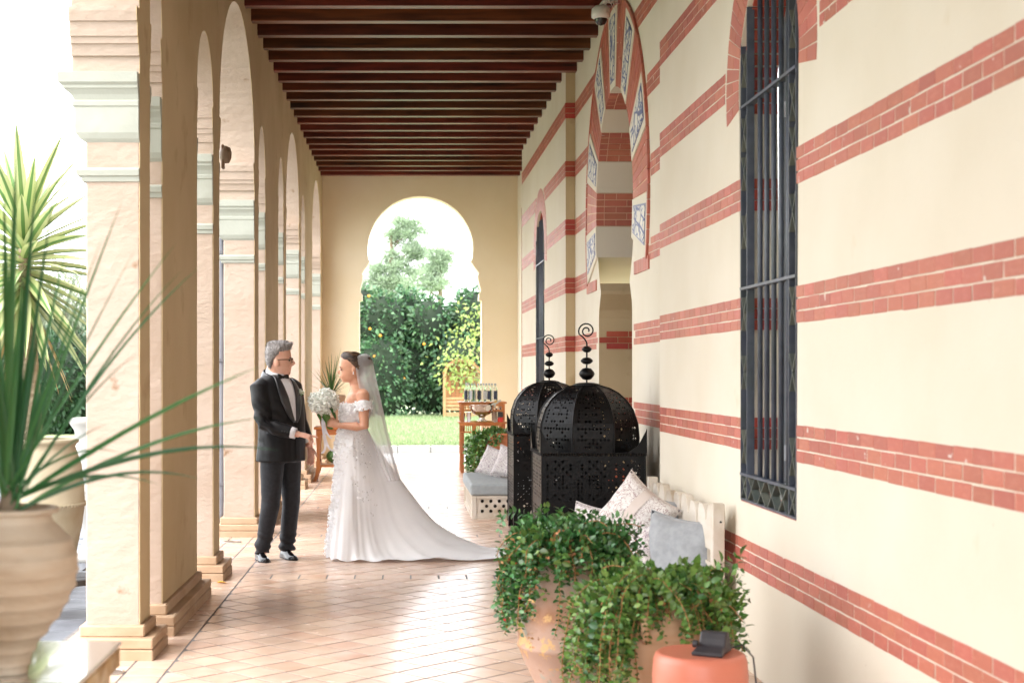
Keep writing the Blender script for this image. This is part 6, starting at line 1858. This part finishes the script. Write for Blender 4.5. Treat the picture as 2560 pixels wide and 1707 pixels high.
for S_, E_ in ((NS, NE), (FS, FE)):                    # off-shoulder band round each arm
    c0 = S_.lerp(E_, .36); ax = (E_ - S_).normalized(); u = ax.cross(Vector((1, 0, 0))).normalized(); w_ = ax.cross(u)
    rs = [[c0 + ax * t + (u * math.cos(2 * PI * k / 20) + w_ * math.sin(2 * PI * k / 20)) * r_ + Vector((0, 0, .012 * math.cos(2 * PI * k / 20))) for k in range(20)] for t, r_ in ((-.03, .053), (-.015, .059), (.02, .059), (.034, .054))]
    bn = MB().rings(rs, False, False).build('sleeve_band', gown, bride, smooth=True)
    pts, nr = [], []
    for k in range(240):
        a = R.uniform(0, 2 * PI); d_ = u * math.cos(a) + w_ * math.sin(a); pts.append(c0 + ax * R.uniform(-.034, .042) + d_ * .059); nr.append(d_)
    petals('lace_flowers', pts, nr, .022, bn)
# veil
vm = bpy.data.materials.new('veil_tulle'); vm.use_nodes = True
N_, L_2 = vm.node_tree.nodes, vm.node_tree.links
pb_ = N_['Principled BSDF']; pb_.inputs['Base Color'].default_value = (*C(238, 238, 240), 1); pb_.inputs['Roughness'].default_value = .8
trn = N_.new('ShaderNodeBsdfTranslucent'); trn.inputs[0].default_value = (*C(236, 236, 238), 1)
m1 = N_.new('ShaderNodeMixShader'); m1.inputs[0].default_value = .5; L_2.new(pb_.outputs[0], m1.inputs[1]); L_2.new(trn.outputs[0], m1.inputs[2])
tp_ = N_.new('ShaderNodeBsdfTransparent'); m2 = N_.new('ShaderNodeMixShader'); m2.inputs[0].default_value = .46
L_2.new(tp_.outputs[0], m2.inputs[1]); L_2.new(m1.outputs[0], m2.inputs[2]); L_2.new(m2.outputs[0], N_['Material Output'].inputs[0])
vr = [(1.628, .035, .075, .035), (1.615, .03, .11, .055), (1.58, .032, .136, .066), (1.52, .04, .148, .072), (1.40, .06, .17, .085), (1.28, .088, .195, .10), (1.15, .115, .222, .118), (1.0, .15, .255, .135), (.85, .20, .29, .15), (.72, .245, .325, .16), (.62, .285, .35, .165)]
vb = MB(); vs = []; NV = 40; rows = []
for i in range(len(vr) - 1):
    for t in range(4):
        f = t / 4; rows.append([vr[i][k] + (vr[i + 1][k] - vr[i][k]) * f for k in range(4)])
rows.append(list(vr[-1]))
for z, xl, xr, w in rows:
    for k in range(NV + 1):
        a = -PI * .62 + PI * 1.24 * k / NV
        fr = (1.63 - z)
        f = .010 * math.sin(a * 11 + 2 * z) * min(1, fr * 2) + .006 * math.sin(a * 23) * min(1, fr)
        cxm = xl; x = cxm + (xr - xl + f) * math.cos(a); y = (w + f) * math.sin(a)
        vs.append((x, y, z + .01 * math.cos(a) * (1 if z > 1.6 else 0)))
n_ = NV + 1
vb.add(vs, [(i * n_ + k, i * n_ + k + 1, (i + 1) * n_ + k + 1, (i + 1) * n_ + k) for i in range(len(rows) - 1) for k in range(NV)])
vb.build('veil', vm, bride, smooth=True)

# ------------------------------------------------------------------ bouquet
bqx, bqy, bqz = -.346 + -.254 * BK, 11.78 - .115, 1.255
bq = thing('bouquet', 'round bouquet of white hydrangeas with trailing white ribbon, in hand', 'bouquet', (bqx, bqy, bqz))
hyd = mat('hydrangea', C(240, 243, 236), C(246, 247, 243), 20, .6, rnd=.06, transl=.25)
P, D = [], []
for q in range(30):
    d = unit(rng.normal(size=(1, 3)))[0]; d[2] = d[2] * .85 + .05; c = d * .066
    m_ = 90; dd = unit(rng.normal(size=(m_, 3))); P.append(c + dd * .056 * np.array([1, 1, .95])); D.append(dd * .25 + rng.normal(size=(m_, 3)) * .6)
P, D = np.concatenate(P), np.concatenate(D)
Nn = unit(P) + rng.normal(size=P.shape) * .3
V, Fq = leaves(P, D, rng.uniform(.018, .03, len(P)), .024, .2, Nn)
tag(leaf_obj('blossoms', V, Fq, hyd, bq), kind='stuff')
MB().ell((0, 0, 0), .085, .085, .078, 18, 12).build('flower_heart', hyd, bq, smooth=True)
mb = MB(); H_ = Vector((.058, 0.0, -.215))
for k in range(14):
    a = 2 * PI * k / 14; r = .012 + .006 * (k % 3)
    mb.tube([(.012 + .035 * math.cos(a), .035 * math.sin(a), -.08), (.036 + r * math.cos(a), r * math.sin(a), -.14), (H_.x + r * math.cos(a), H_.y + r * math.sin(a), H_.z + .008 * (k % 2))], .005, 5)
mb.build('stems', mat('green_stem', C(96, 130, 62), C(122, 152, 84), 20, .5), bq)
for k, (dx, dz, dy) in enumerate(((.05, -.03, -.06), (-.01, -.10, -.05), (.07, -.075, -.04), (-.05, -.09, -.03))):
    blade((dx, dy, dz), (.35, -.4, -.6), .07, .04, .1, 3, 4, aloe_d, bq, 'leaf')
rib = mat('white_ribbon', C(226, 226, 234), None, rough=.4, transl=.2)
for k, pts in enumerate(([(-.005, -.02, -.11), (-.005, -.035, -.18), (.01, -.04, -.27), (.03, -.04, -.34), (.06, -.035, -.385), (.10, -.03, -.395)], [(0, -.022, -.11), (.0, -.03, -.17), (.02, -.035, -.24), (.05, -.035, -.275), (.07, -.03, -.29)], [(-.004, -.024, -.11), (-.002, -.04, -.2), (.012, -.045, -.3), (.02, -.04, -.36), (.0, -.035, -.40), (-.015, -.03, -.41)])):
    mb = MB(); vs = []
    for i, p in enumerate(pts):
        w_ = .011 + .002 * math.sin(i * 1.7); vs += [(p[0] - w_, p[1], p[2]), (p[0] + w_, p[1] + .008 * math.sin(i), p[2])]
    mb.add(vs, [(2 * i, 2 * i + 1, 2 * i + 3, 2 * i + 2) for i in range(len(pts) - 1)])
    o = mb.build('ribbon', rib, bq, smooth=True); sb = o.modifiers.new('s', 'SUBSURF'); sb.levels = 1; sb.render_levels = 2
